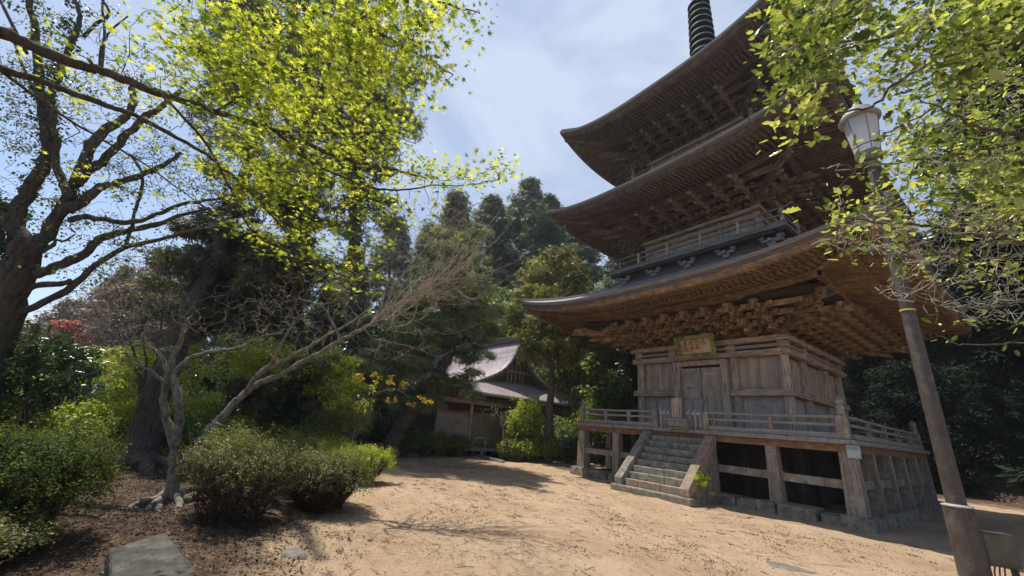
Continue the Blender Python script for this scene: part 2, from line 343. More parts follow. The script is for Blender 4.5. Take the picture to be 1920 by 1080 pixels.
# --- stairs: seven steps, cheek stones, rubble side
SX = 1.02
st = MB(); st.box(-1.22, 1.24, -6.02, -5.55, -.08, .17); so = st.build('staircase', M['stone'], pag, bevel=.03); tag(so, 'stone stair with seven steps and sloping side stones')
nst = 8
for i in range(nst):
    f = i/(nst-1); y = -5.80+(-4.42+5.80)*f; z1 = .17+(1.60-.17)*(i+1)/nst; z0 = z1-.175
    s_ = MB(); rr = random.Random(i); cuts = [-SX+.16] + ([-.5+rr.uniform(-.1, .1), .22+rr.uniform(-.1, .1)] if i < 2 else [rr.uniform(-.15, .15)] if i < 5 else []) + [SX-.16]
    for a, c in zip(cuts[:-1], cuts[1:]): s_.box(a+.005, c-.005, y+rr.uniform(-.01, .01), y+.32, z0, z1+rr.uniform(-.008, .008))
    s_.build('step', M['stair_warm'] if i < 1 else M['stair'], so, bevel=.014)
for sg in (-1, 1):
    s_ = MB(); x0, x1 = (sg*SX-.13, sg*SX+.13)
    A = [(-4.30, 1.71), (-4.44, 1.71), (-5.91, .36), (-5.91, .17), (-5.74, .17), (-4.30, 1.48)]
    vs = [(x0, a, c) for a, c in A]+[(x1, a, c) for a, c in A]; n = len(A)
    s_.add(vs, [tuple(range(n)), tuple(range(n, 2*n))[::-1]]+[(i, i+n, (i+1) % n+n, (i+1) % n) for i in range(n)])
    s_.build('side_stone', M['stair_warm'] if sg > 0 else M['stair'], so, bevel=.02)
    s_ = MB(); x0, x1 = (sg*SX-.10, sg*SX+.10); A = [(-4.32, -.1), (-4.32, 1.44), (-5.70, .17), (-5.70, -.1)]
    vs = [(x0, a, c) for a, c in A]+[(x1, a, c) for a, c in A]; n = 4
    s_.add(vs, [tuple(range(n)), tuple(range(n, 2*n))[::-1]]+[(i, i+n, (i+1) % n+n, (i+1) % n) for i in range(n)])
    s_.build('stair_flank', M['stone'], so)

# --- storey bodies
def storey(hb, z0, zt, low):
    """columns, panels and beams of one storey: half width hb, floor z0, plate top zt"""
    cxs = [-hb, -hb*.42, hb*.42, hb]; wv = M['wood_v']; r_ = .15 if low else .12
    for k in range(4):
        RM = Matrix.Rotation(k*math.pi/2, 4, 'Z')
        for x in cxs[:3]:
            b = MB(); b.M = RM; b.tube([(x, -hb, z0), (x, -hb, (z0+zt)/2), (x, -hb, zt-.16)], [r_, r_*1.02, r_*.92], 16); b.build('column', wv, pag, smooth=False)
        for a, c in zip(cxs[:-1], cxs[1:]):
            centre = abs(a+c) < .1
            if centre and low and k == 0: continue
            b = MB(); b.M = RM; mid = (a+c)/2; zl = z0+1.13 if low else z0
            if low:
                b.box(a+r_*.6, mid-.006, -hb+.05, -hb+.10, z0+1.33, zt-.58); b.box(mid+.006, c-r_*.6, -hb+.042, -hb+.10, z0+1.33, zt-.58)
            else: b.box(a+r_*.8, c-r_*.8, -hb-.02, -hb+.04, z0, zt-.16)
            b.build('wall_panel', M['panel'], pag)
            if low:
                b = MB(); b.M = RM; b.box(a+r_*.6, c-r_*.6, -hb+.04, -hb+.10, z0, z0+1.14); b.build('lower_panel', M['panel_low'], pag)
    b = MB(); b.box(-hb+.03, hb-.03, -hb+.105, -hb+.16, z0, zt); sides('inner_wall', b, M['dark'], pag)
storey(2.5, 1.842, 4.79, True)
hb = 2.5
# waist beams, head beams, plates (front broken by the doorway)
b = MB(); b.box(-2.72, -.94, -2.73, -2.56, 2.975, 3.175); b.build('waist_beam', M['wood_h'], pag, bevel=.01)
b = MB(); b.box(.94, 2.72, -2.733, -2.56, 2.975, 3.178); b.build('waist_beam', M['wood_h'], pag, bevel=.01)
b = MB(); b.box(-2.55, 2.555, -2.73, -2.56, 2.975, 3.172); sides('waist_beam', b, M['wood_h'], pag, which=(1, 2, 3))
b = MB(); b.box(-2.72, 2.55, -2.74, -2.56, 4.20, 4.385); sides('head_beam', b, M['wood_h'], pag)
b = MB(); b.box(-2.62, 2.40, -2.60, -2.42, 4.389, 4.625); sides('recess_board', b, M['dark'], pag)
b = MB(); b.box(-2.45, 2.45, -2.655, -2.602, 4.46, 4.56); sides('frieze_rail', b, M['wood_grey'], pag)
b = MB()
for x in (-2.5, -1.05, 1.05): b.box(x-.14, x+.14, -2.68, -2.5, 4.387, 4.627)
sides('frieze_block', b, M['wood_h'], pag)
b = MB(); b.box(-2.78, 2.47, -2.78, -2.47, 4.63, 4.788); sides('wall_plate', b, M['wood_h'], pag)
for a in (-2.35, 1.2): b = MB(); b.box(a, a+1.15, -2.60, -2.5, 1.845, 1.95); b.build('ground_beam', M['wood_grey'], pag)
# doorway
b = MB(); b.box(-.93, -.72, -2.80, -2.55, 1.843, 4.0); b.box(.72, .93, -2.80, -2.55, 1.843, 4.0); b.box(-.93, .93, -2.803, -2.55, 4.003, 4.165); b.box(-.93, .93, -2.80, -2.56, 1.842, 1.93)
fr = b.build('door_frame', M['wood_v'], pag, bevel=.01)
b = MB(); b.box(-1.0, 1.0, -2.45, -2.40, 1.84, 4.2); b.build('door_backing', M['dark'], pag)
for sg in (-1, 1):
    x0, x1 = (-.71, -.015) if sg < 0 else (.015, .71)
    d = MB(); s = .07
    d.box(x0, x0+s, -2.66, -2.60, 1.94, 3.93); d.box(x1-s, x1, -2.66, -2.60, 1.94, 3.93)
    for z in (1.94, 2.30, 2.86, 3.22, 3.86): d.box(x0+s, x1-s, -2.657, -2.603, z, z+.07)
    xm = (x0+x1)/2; d.box(xm-.03, xm+.03, -2.656, -2.604, 2.01, 2.86)
    d.box(xm-.03, xm+.03, -2.656, -2.604, 2.93, 3.22) if sg > 0 else None
    do = d.build('door', M['wood_v'], pag)
    if sg > 0: tag(do, 'right door leaf, darker and patched with a pale sheet')
    d = MB(); d.box(x0+.03, x1-.03, -2.635, -2.62, 1.96, 2.90); d.box(x0+.03, x1-.03, -2.639, -2.62, 2.90, 3.9)
    d.build('door_board', M['panel_low'] if sg < 0 else M['panel'], do)
    if sg > 0:
        d = MB(); d.box(.13, .55, -2.663, -2.658, 3.70, 3.73); d.build('door_strip', mat('pale paper strip', (.55, .52, .48), (.7, .68, .63), 9), do)

# --- eave geometry
def zsof(a, d, S):
    """soffit height at distance d from the axis, a along the side"""
    u = max(0, (d-S['hb'])/(S['R']-S['hb'])); s = min(1, a/max(d, .01))
    return S['ze']-.30+.165*(S['R']-d)+S['lift']*(s**3)*u**1.1
def roof(S):
    NS = 40; Rr, rt, ze, lf, H = S['R'], S['rt'], S['ze'], S['lift'], S['H']
    ss = np.linspace(-1, 1, NS+1); b = MB(); vs = []; NT = 10
    for t in np.linspace(0, 1, NT+1):
        h = Rr+(rt-Rr)*t; z0 = H*(.70*t+.30*t*t)
        for s in ss: vs.append((s*h, -h, ze+lf*abs(s)**3*(1-t)**1.6+z0))
    n = NS+1; b.add(vs, [(i*n+j, i*n+j+1, (i+1)*n+j+1, (i+1)*n+j) for i in range(NT) for j in range(NS)])
    top = sides('roof_surface', b, M['roof_top'], pag)
    # layered dark edge: two stepped bands
    def band(prof, name, m):
        b = MB(); vs = []; k = len(prof)
        for s in ss:
            l = lf*abs(s)**3
            for d, dz in prof: vs.append((s*(Rr-d), -(Rr-d), ze+l+dz))
        fs = [(i*k+j, i*k+j+1, (i+1)*k+j+1, (i+1)*k+j) for i in range(NS) for j in range(k-1)]
        b.add(vs, fs); return sides(name, b, m, pag)
    band([(-.004, .004), (0, -.115), (.02, -.12), (.025, -.20), (.10, -.205)], 'roof_edge', M['roof_edge'])
    band([(.06, -.202), (.075, -.285), (.085, -.29), (.10, -.36), (.26, -.365)], 'eave_board', S['em'])
    # soffit boarding
    b = MB(); vs = []; ds = np.linspace(Rr-.2, S['hb']-.1, 9)
    for d in ds:
        for s in ss: vs.append((s*d, -d, zsof(abs(s)*d, d, S)-.005))
    b.add(vs, [(i*n+j+1, i*n+j, (i+1)*n+j, (i+1)*n+j+1) for i in range(len(ds)-1) for j in range(NS)])
    sides('eave_soffit', b, S['em'], pag)
    # rafters: outer (flying) and inner rows, parallel, dying into the hip
    sp = S['sp']; xs = np.arange(-Rr+.3, Rr-.29, sp)
    dk = Rr-1.02
    fl = MB(); bs = MB()
    for x in xs:
        a = abs(x); d1 = Rr-.17; d0 = max(dk-.12, a+.05)
        if d0 < d1-.03: fl.beam((x, -d0, zsof(a, d0, S)-.055), (x, -d1, zsof(a, d1, S)-.05), sp*.42, .085)
        d1 = dk+.02; d0 = max(S['hb']+.15, a+.05)
        if d0 < d1-.03:
            dm = (d0+d1)/2
            bs.beam((x, -d0, zsof(a, d0, S)-.175), (x, -d1, zsof(a, d1, S)-.175), sp*.45, .10)
    sides('flying_rafters', fl, S['em'], pag); sides('base_rafters', bs, S['em'], pag)
    # board between the two rafter rows, follows the lift
    def strip(d, w_, dz0, dz1, name, m, lim=None):
        b = MB(); vs = []; D = d
        for s in np.linspace(-1, 1, 31):
            x = s*(D-w_*.5)
            for dd, zz in ((D-w_, dz0), (D, dz0), (D, dz1), (D-w_, dz1)): vs.append((x, -dd, zsof(abs(x), D, S)+zz))
        fs = [(i*4+j, i*4+(j+1) % 4, (i+1)*4+(j+1) % 4, (i+1)*4+j) for i in range(30) for j in range(4)]
        b.add(vs, fs); sides(name, b, m, pag)
    strip(dk, .10, -.115, -.012, 'rafter_board', S['em'])
    # eave purlin carrying the rafters
    k = S['keta']
    strip(k, .17, -.42, -.235, 'eave_purlin', S['em'])
    strip(k-.45, .12, -.50, -.34, 'inner_purlin', S['bm'])
    # hip rafters
    for q in range(4):
        b = MB(); A = S['hb']; B = Rr-.20
        pts = [A+(B-A)*i/6 for i in range(7)]
        for i in range(6):
            p = (pts[i], -pts[i], zsof(pts[i], pts[i], S)-.16); q2 = (pts[i+1], -pts[i+1], zsof(pts[i+1], pts[i+1], S)-.14)
            b.beam(p, q2, .2, .26)
        o = b.build('hip_rafter', S['em'], pag); o.matrix_basis = Matrix.Rotation(q*math.pi/2, 4, 'Z')
        b = MB(); c = Rr-.62; z = zsof(c, c, S)-.32; b.lathe([(.02, z-.30), (.085, z-.30), (.075, z-.2), (.06, z-.1), (.03, z-.03), (.015, z+.04)], c, -c, 10)
        o = b.build('wind_bell', M['bronze'], pag); o.matrix_basis = Matrix.Rotation(q*math.pi/2, 4, 'Z')
    # small ridges over the hips
    for q in range(4):
        b = MB(); ts = np.linspace(.0, 1, 10); pts = []
        for t in ts:
            h = Rr-.05+(rt-Rr)*t; pts.append((h, -h, ze+lf*(1-t)**1.6+H*(.70*t+.30*t*t)+.02))
        b.tube(pts, .07, 6); o = b.build('hip_ridge', M['roof_top'], pag); o.matrix_basis = Matrix.Rotation(q*math.pi/2, 4, 'Z')

# --- bracket sets
def masu(b, x, y, z, w_=.17, h=.11):
    b.box(x-w_/2, x+w_/2, y-w_/2, y+w_/2, z+h*.42, z+h); b.box(x-w_/2, x+w_/2, y-w_/2, y+w_/2, z, z+h*.42, w_*.2, w_*.2)
def arm(b, x0, x1, y, z, t=.095, h=.11):
    c = (x0+x1)/2; e = (x1-x0)*.17
    vs = []
    for yy in (y-t/2, y+t/2): vs += [(x0+e, yy, z), (x1-e, yy, z), (x1, yy, z+h*.55), (x1, yy, z+h), (x0, yy, z+h), (x0, yy, z+h*.55)]
    b.add(vs, [(0, 1, 2, 3, 4, 5), (11, 10, 9, 8, 7, 6)]+[(i, i+6, (i+1) % 6+6, (i+1) % 6) for i in range(6)])
def nose(b, x, y, z, l=.3, w_=.1, h=.14, drop=.02):
    """carved beak pointing to -Y"""
    P = [(0, -h/2), (-l*.45, -h*.62), (-l*.8, -h*.2-drop), (-l, h*.12-drop), (-l*.82, h*.42), (-l*.5, h*.2), (-l*.25, h*.6), (0, h*.5)]
    n = len(P); vs = [(x-w_/2, y+a, z+c) for a, c in P]+[(x+w_/2, y+a, z+c) for a, c in P]
    b.add(vs, [tuple(range(n)), tuple(range(n, 2*n))[::-1]]+[(i, i+n, (i+1) % n+n, (i+1) % n) for i in range(n)])
def setmesh(H, reach, corner=False, L_=.34):
    b = MB(); dz = (H-.16)/4; st = reach/4
    masu(b, 0, 0, 0, .27, .17)
    for lv in range(4):
        y = -st*lv; z = .16+dz*lv
        ln = L_*(1.0 if lv else .92)
        if not corner:
            arm(b, -ln, ln, y, z, h=dz*.5)
            for x in (-ln+.085, 0, ln-.085): masu(b, x, y-.004, z+dz*.5+.002, .155, dz*.48)
            b.beam((0, .1, z+dz*.27), (0, y-st-.02, z+dz*.27+.004), .09, dz*.48)
            masu(b, 0, y-st, z+dz*.5+.003, .165, dz*.47)
            nose(b, 0, y-st-.07, z+dz*.3, .20 if lv < 2 else .30, .085, dz*.8, .03)
        else:
            for rot in (0, math.pi/2, math.pi/4):
                q = MB(); q.M = Matrix.Rotation(rot, 4, 'Z'); f = 1.414 if rot == math.pi/4 else 1
                yy = -(st*(lv+1))*f
                q.beam((0, .1, z+dz*.27+rot*.004), (0, yy-.05, z+dz*.27+rot*.005), .095+rot*.01, dz*.5)
                masu(q, 0, yy, z+dz*.5+.003+rot*.002, .17, dz*.47); nose(q, 0, yy-.09, z+dz*.3, .24 if f == 1 else .36, .09, dz*.85, .05)
                if f == 1:
                    sgn = 1 if rot == 0 else -1
                    x0, x1 = (-.08, .36) if sgn > 0 else (-.36, .08)
                    arm(q, -.34, .34, -st*lv-.003*rot, z+.002+rot*.003, h=dz*.5)
                    for x in (-.26, .26): masu(q, x, -st*lv-.005, z+dz*.5+.004+rot*.002, .155, dz*.46)
                b.v += q.v and []; n0 = len(b.v); b.v += q.v; b.f += [tuple(n0+i for i in f_) for f_ in q.f]
    # slanting tail rafters with beaks
    for j in ((0,) if not corner else (0, math.pi/2, math.pi/4)):
        q = MB(); q.M = Matrix.Rotation(j, 4, 'Z'); f = 1.38 if j == math.pi/4 else 1
        for (dzz, rr) in ((.60, .80), (.86, 1.12)):
            p0 = Vector((0, 0, H*dzz+.10)); p1 = Vector((0, -reach*rr*f-.22, H*dzz-.17+.004*j)); q.beam(p0, p1, .10, .12)
            d = (p1-p0).normalized(); q.beam(p1, p1+d*.10+Vector((0, 0, -.02)), .085, .08)
        n0 = len(b.v); b.v += q.v; b.f += [tuple(n0+i for i in f_) for f_ in q.f]
    return b.mesh('bracket_set')
def brackets(S):
    hb, z0, H, reach, bm = S['hb'], S['zp'], S['bh'], S['keta']-S['hb']-.1, S['bm']
    me = setmesh(H, reach, L_=S['bl']); mc = setmesh(H, reach, True)
    for k in range(4):
        RM = Matrix.Rotation(k*math.pi/2, 4, 'Z')
        for x in S['bx']:
            o = link('bracket_set', me, pag, bm); o.matrix_basis = RM @ Matrix.Translation((x, -hb, z0))
        o = link('corner_bracket_set', mc, pag, bm); o.matrix_basis = RM @ Matrix.Translation((hb, -hb, z0))
    dz = (H-.16)/4; st = reach/4
    b = MB()
    for lv in range(4):
        z = z0+.16+dz*lv; e = hb+st*lv*.98
        b.box(-e, e, -hb-st*lv+.05, -hb-st*lv+.11, z+dz*.02, z+dz*1.0)
    b.box(-hb, hb, -hb+.10, -hb+.16, z0-.02, z0+H+.5)
    # carved infill between the sets
    r = random.Random(5)
    for i in range(70):
        lv = r.choice((0, 0, 0, 1, 2, 3)); x = r.uniform(-hb-st*lv, hb+st*lv); z = z0+.1+dz*lv+r.uniform(-.08, .1); y = -hb-st*lv-.01
        q = r.uniform(.04, .085)
        b.tube([(x-q, y, z-q*.5), (x-q*.4, y-.05, z+q*.6), (x+q*.3, y-.06, z-q*.2), (x+q, y-.02, z+q*.7)], [q*.35, q*.5, q*.45, q*.2], 6)
    sides('bracket_wall', b, bm, pag)
    b = MB()   # lattice ceiling that closes the bracket zone, slanting
    b.add([(-hb, -hb, z0+H*.98), (hb, -hb, z0+H*.98), (S['keta'], -S['keta'], z0+H+.10), (-S['keta'], -S['keta'], z0+H+.10)], [(0, 1, 2, 3)])
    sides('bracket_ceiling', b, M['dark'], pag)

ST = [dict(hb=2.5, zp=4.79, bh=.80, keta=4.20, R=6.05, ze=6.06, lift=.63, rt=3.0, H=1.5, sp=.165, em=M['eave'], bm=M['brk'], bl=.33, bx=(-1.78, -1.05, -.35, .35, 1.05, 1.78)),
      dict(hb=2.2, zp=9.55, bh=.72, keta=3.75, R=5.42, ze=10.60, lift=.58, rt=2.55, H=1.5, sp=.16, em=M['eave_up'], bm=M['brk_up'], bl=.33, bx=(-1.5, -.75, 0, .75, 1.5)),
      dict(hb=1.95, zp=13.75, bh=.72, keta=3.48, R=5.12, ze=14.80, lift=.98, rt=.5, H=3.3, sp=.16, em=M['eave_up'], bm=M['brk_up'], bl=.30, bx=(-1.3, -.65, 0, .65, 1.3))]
for S in ST: roof(S); brackets(S)
storey(2.2, 8.1, 9.55, False); storey(1.95, 12.55, 13.75, False)
for hb_, z in ((2.2, 9.42), (1.95, 13.62)):
    b = MB(); b.box(-hb_-.2, hb_-.03+.03, -hb_-.2, -hb_+.05, z, z+.128); sides('wall_plate', b, M['wood_h'], pag)
    b = MB(); b.box(-hb_-.12, hb_-.04, -hb_-.12, -hb_+.04, z-.30, z-.16); sides('head_beam', b, M['wood_h'], pag)
# --- balconies of the upper storeys
M['wood_bal'] = mat('dark weathered balcony timber', (.08, .075, .075), (.27, .255, .25), 3, WX, .85, .5)
M['wood_dk'] = mat('dark grey skirt timber', (.05, .045, .042), (.16, .145, .135), 3, WX, .85, .4)
M['wood_pale'] = mat('pale bracket timber', (.14, .13, .125), (.38, .37, .36), 4, WX, .85, .4)
def balcony(h, z, hw, ext, fin):
    b = MB(); b.box(-h, h-.6, -h, -hw+.02, z-.10, z); sides('balcony_floor', b, M['wood_bal'], pag)
    b = MB(); b.box(-h+.05, h-.35, -h+.04, -h+.26, z-.22, z-.104); sides('balcony_beam', b, M['dark'], pag)
    b = MB(); b.box(-h+.42, h-.48, -h+.42, -h+.48, z-.95, z-.105); b.box(-h+.38, h-.50, -h+.37, -h+.418, z-.56, z-.42); sides('balcony_skirt', b, M['wood_dk'], pag)
    xs = [-h+.55+i*(2*h-1.1)/4 for i in range(5)]
    me = MB(); me.cbox(0, -h+.32, z-.50, .24, .22, .12, .03, .03); me.cbox(0, -h+.29, z-.36, .60, .10, .10, .06, 0)
    for x in (-.26, .26): me.cbox(x, -h+.27, z-.26, .17, .17, .09, .02, .02)
    me.beam((0, -h+.35, z-.385), (0, -h+.08, z-.385), .09, .10)
    mm = me.mesh('balcony_bracket')
    for k in range(4):
        for x in xs:
            o = link('balcony_bracket', mm, pag, M['wood_pale']); o.matrix_basis = Matrix.Rotation(k*math.pi/2, 4, 'Z') @ Matrix.Translation((x, 0, 0))
    for k in range(4):
        RM = Matrix.Rotation(k*math.pi/2, 4, 'Z'); y = -h+.12; t = MB(); t.M = RM; off = .006*k
        t.box(-h+.02, h-.02, y-.05, y+.05, z+.012+off, z+.11+off); o = t.build('balcony_railing', M['wood_bal'], pag)
        t = MB(); t.M = RM; e = h+ext*.5; t.box(-e, e, y-.028, y+.028, z+.30+off, z+.355+off); t.build('middle_rail', M['wood_bal'], o)
        t = MB(); t.M = RM; e = h+ext; t.tube([(-e, y, z+.66+off), (-h, y, z+.58+off), (-h+.7, y, z+.56+off), (h-.7, y, z+.56+off), (h, y, z+.58+off), (e, y, z+.66+off)], .034, 8); t.build('top_rail', M['wood_bal'], o)
        for x in [-h+.12]+[-h+.12+i*(2*h-.24)/5 for i in range(1, 5)]:
            t = MB(); t.M = RM; t.box(x-.04, x+.04, y-.055, y+.045, z+.112, z+.545); t.build('strut', M['wood_h'], o)
        if fin:
            t = MB(); t.M = RM; t.box(-h+.05, -h+.2, y-.07, y+.08, z, z+.66); q = t.build('railing_post', M['wood_h'], o)
            finial(0, 0, 0, .8)
            t = finial(-h+.12, y, z+.66, .85, 10); t.v = [tuple(RM @ Vector(v)) for v in t.v]; t.build('finial', M['bronze'], o)
balcony(3.38, 8.10, 2.2, .22, False); balcony(2.72, 12.52, 1.95, .0, True)
# --- spire
b = MB(); b.box(-.62, .62, -.62, .62, 17.95, 18.15); b.box(-.5, .5, -.5, .5, 18.15, 18.75); b.box(-.6, .6, -.6, .6, 18.75, 18.87)
sp = b.build('spire', M['bronze'], pag, bevel=.02)
b = MB(); b.lathe([(.45, 18.87), (.5, 19.05), (.42, 19.3), (.2, 19.45), (.5, 19.6), (.6, 19.75), (.2, 19.78)], 0, 0, 24); b.build('lotus_base', M['bronze'], sp, smooth=True)
b = MB(); b.lathe([(.13, 19.7), (.13, 24.4), (.09, 26.6), (.05, 27.4)], 0, 0, 12); b.build('spire_shaft', M['bronze'], sp, smooth=True)
for i in range(9):
    z = 20.42+i*.45; r_ = .64-.012*i
    b = MB(); b.lathe([(r_, z-.05), (r_+.02, z), (r_, z+.05), (r_-.04, z+.05), (r_-.04, z-.05), (r_, z-.05)], 0, 0, 32)
    b.lathe([(.16, z-.10), (.16, z+.10), (.12, z+.11), (.12, z-.11)], 0, 0, 12)
    for j in range(8):
        g = math.pi*j/4+.2; b.beam((.18*math.cos(g), .18*math.sin(g), z), ((r_-.03)*math.cos(g), (r_-.03)*math.sin(g), z), .03, .05)
    b.build('spire_ring', M['bronze'], sp)
b = MB(); b.lathe([(.1, 24.4), (.3, 24.6), (.34, 24.8), (.1, 24.95)], 0, 0, 16); b.lathe([(.1, 27.1), (.2, 27.3), (.2, 27.45), (.02, 27.75)], 0, 0, 16); b.build('spire_jewel', M['bronze'], sp)

# --- things on the pagoda
pl = empty('name_plaque', (.1, -3.1, 4.25), 'green framed plaque with worn gold characters hung over the pagoda doorway', 'plaque')
olive = mat('flaking green lacquer', (.13, .14, .035), (.32, .33, .10), 9, c3=(.05, .04, .035), fine=5, mid=(.4, .6))
PX = Matrix.Translation((.11, -3.10, 4.22)) @ Matrix.Rotation(R(12), 4, 'X')
def plb(lst, name, m_, parent):
    b = MB(); b.M = PX
    for a in lst: b.box(*a)
    return b.build(name, m_, parent)
plb([(-.70, .70, -.05, .03, 0, .13), (-.70, .70, -.05, .03, .63, .76), (-.70, -.57, -.052, .032, .132, .628), (.57, .70, -.052, .032, .132, .628)], 'frame', olive, pl)
plb([(-.565, .565, -.02, .03, .134, .626)], 'board', mat('worn board', (.17, .10, .08), (.30, .19, .145), 6, (1, 1, 1), c3=(.38, .26, .19), fine=6), pl)
for (x0, x1, z0, z1) in ((-.10, .555, .14, .27), (.30, .55, .27, .40), (-.42, -.13, .14, .20), (.42, .55, .40, .52)): plb([(x0, x1, -.0225, -.0205, z0, z1)], 'bare_patch', mat('flaked pale board', (.40, .28, .20), (.68, .51, .38), 9), pl)
plb([(-.12, .12, -.058, -.051, .01, .10)], 'frame_mount', M['bronze'], pl)
gold = mat('worn gilding', (.62, .38, .12), (.85, .60, .26), 20, rough=.5, metal=.3)
for i, (x, chs, sz) in enumerate(((.44, '奉大道', .155), (.24, '来業', .20), (.02, '主羊心', .15), (-.19, '樹精之', .15), (-.41, '皇土心', .15))):
    cu = bpy.data.curves.new('lettering', 'FONT'); cu.body = '\n'.join(chs); cu.size = sz; cu.align_x = 'CENTER'; cu.extrude = .004; cu.offset = .0025; cu.space_line = .98; cu.resolution_u = 2
    to = bpy.data.objects.new('tmp', cu); col.objects.link(to); dg = C.evaluated_depsgraph_get(); me = bpy.data.meshes.new_from_object(to.evaluated_get(dg)); bpy.data.objects.remove(to)
    me.transform(PX @ Matrix.Translation((x, -.026, .60-sz*.86)) @ Matrix.Rotation(R(90), 4, 'X')); me.materials.clear(); link('lettering', me, pl, gold)
b = MB(); b.beam((.02, -4.36, 2.13), (.02, -4.335, 2.74), .33, .045, up=(0, 1, 0)); tb = b.build('wooden_tablet', M['wood_v'], None, bevel=.008)
tag(tb, 'plain upright wooden tablet leaning above the box at the gate', 'tablet')
b = MB(); b.box(-.22, .36, -4.48, -4.24, 1.842, 2.07); bx = b.build('offering_box', M['post'], None, bevel=.01); tag(bx, 'small weathered wooden box standing before the gate at the head of the stairs', 'box')
b = MB(); b.box(-.27, .41, -4.51, -4.21, 2.072, 2.115); b.build('lid', M['wood_grey'], bx)
b = MB(); b.box(-.22+.02, .36-.02, -4.486, -4.481, 1.87, 1.9); b.build('trim', M['dark'], bx)
# small notice hanging on the right corner post
b = MB(); b.box(4.10, 4.34, -4.335, -4.32, 1.45, 1.72); nb = b.build('notice_card', mat('pale blue grey card', (.30, .34, .34), (.48, .53, .52), 5), None)
tag(nb, 'small pale notice card fixed under the deck corner at the right front post', 'notice')
b = MB(); b.box(4.115, 4.325, -4.339, -4.336, 1.64, 1.70); b.build('card_band', mat('card band', (.2, .25, .25), (.3, .35, .35), 5), nb)
# ================================================================ HALL
hall = empty('temple_hall', (-15, -2.3, 0), 'low temple hall with a pinkish curved hip and gable roof beyond the forecourt', 'hall')
M['hroof'] = None
def hallroofmat():
    m = bpy.data.materials.new('seamed copper roof'); m.use_nodes = True; t = m.node_tree; P = t.nodes['Principled BSDF']; P.inputs['Roughness'].default_value = .5; P.inputs['Specular IOR Level'].default_value = .45
    uv = t.nodes.new('ShaderNodeUVMap'); br = t.nodes.new('ShaderNodeTexBrick'); br.inputs['Scale'].default_value = 1; br.inputs['Mortar Size'].default_value = .018
    br.inputs['Brick Width'].default_value = .5; br.inputs['Row Height'].default_value = .17; br.inputs['Color1'].default_value = (.40, .335, .345, 1); br.inputs['Color2'].default_value = (.47, .40, .41, 1); br.inputs['Mortar'].default_value = (.27, .23, .24, 1); br.offset = .5
    n = t.nodes.new('ShaderNodeTexNoise'); n.inputs['Scale'].default_value = .8; n.inputs['Detail'].default_value = 8
    mx = t.nodes.new('ShaderNodeMixRGB'); mx.blend_type = 'MULTIPLY'; mx.inputs['Fac'].default_value = .5
    r = t.nodes.new('ShaderNodeValToRGB'); r.color_ramp.elements[0].position = .35; r.color_ramp.elements[0].color = (.62, .62, .64, 1); r.color_ramp.elements[1].position = .65
    tc = t.nodes.new('ShaderNodeTexCoord'); t.links.new(tc.outputs['Object'], n.inputs['Vector']); t.links.new(n.outputs['Fac'], r.inputs['Fac'])
    t.links.new(uv.outputs[0], br.inputs['Vector']); t.links.new(br.outputs['Color'], mx.inputs['Color1']); t.links.new(r.outputs[0], mx.inputs['Color2']); t.links.new(mx.outputs[0], P.inputs['Base Color'])
    b = t.nodes.new('ShaderNodeBump'); b.inputs['Strength'].default_value = .3; b.inputs['Distance'].default_value = .02; b.invert = True; t.links.new(br.outputs['Fac'], b.inputs['Height']); t.links.new(b.outputs[0], P.inputs['Normal'])
    return m
HM = hallroofmat()
def grid(name, F, nu, nv, m_, parent, thick=0, uvs=(1, 1)):
    """surface F(u,v)->xyz with real thickness and uv in metres"""
    b = MB(); P = [[Vector(F(u/nu, v/nv)) for u in range(nu+1)] for v in range(nv+1)]
    vs = [p for row in P for p in row]; n = nu+1
    fs = [(j*n+i, j*n+i+1, (j+1)*n+i+1, (j+1)*n+i) for j in range(nv) for i in range(nu)]
    b.add(vs, fs); me = b.mesh(name); ul = me.uv_layers.new(name='UVMap')
    d = np.array([[0, 0]]*len(me.loops), float); li = np.zeros(len(me.loops), int); me.loops.foreach_get('vertex_index', li)
    U = (li % n)/nu*uvs[0]; V = (li//n)/nv*uvs[1]; ul.data.foreach_set('uv', np.stack([U, V], -1).astype(np.float32).ravel())
    me.polygons.foreach_set('use_smooth', [True]*len(me.polygons))
    o = link(name, me, parent, m_)
    if thick: s = o.modifiers.new('solid', 'SOLIDIFY'); s.thickness = thick; s.offset = -1
    return o
GX, YC, ZR = -10.85, -2.3, 6.25     # gable plane, ridge line, ridge height
XB = -21.
def prof(q):   # q 0 ridge .. 1 eave ; returns (dy, z) from the gable points measured in the photo
    ys = [0, .12, .45, .9, 1.5, 2.1, 3.2, 4.3, 5.6]; zs = [6.2, 5.75, 5.05, 4.55, 4.12, 3.78, 3.35, 3.03, 2.78]
    d = q*5.6; return d, float(np.interp(d, ys, zs))
ZSm = np.polyfit(np.array([0, .12, .45, .9, 1.5, 2.1, 3.2, 4.3, 5.6]), np.array([6.2, 5.85, 5.1, 4.55, 4.12, 3.78, 3.35, 3.03, 2.78]), 5)
def pz(d): return float(np.polyval(ZSm, d))
for sg in (-1, 1):
    # upper slope runs past the gable; below the gable foot the roof turns the corner
    def F(u, v, sg=sg):
        d = 5.6*v; x0 = GX+.35 if d < 2.25 else GX+.35+(d-2.25)/(3.35)*(1.35-.35)
        x = x0+(XB-x0)*u; up = .22*max(0, 1-abs(x-x0)/3.0)**2*max(0, (d-2.25)/3.35)
        return (x, YC+sg*d, pz(d)+up)
    grid('roof_slope', F, 26, 24, HM, hall, .12, (10, 6.5))
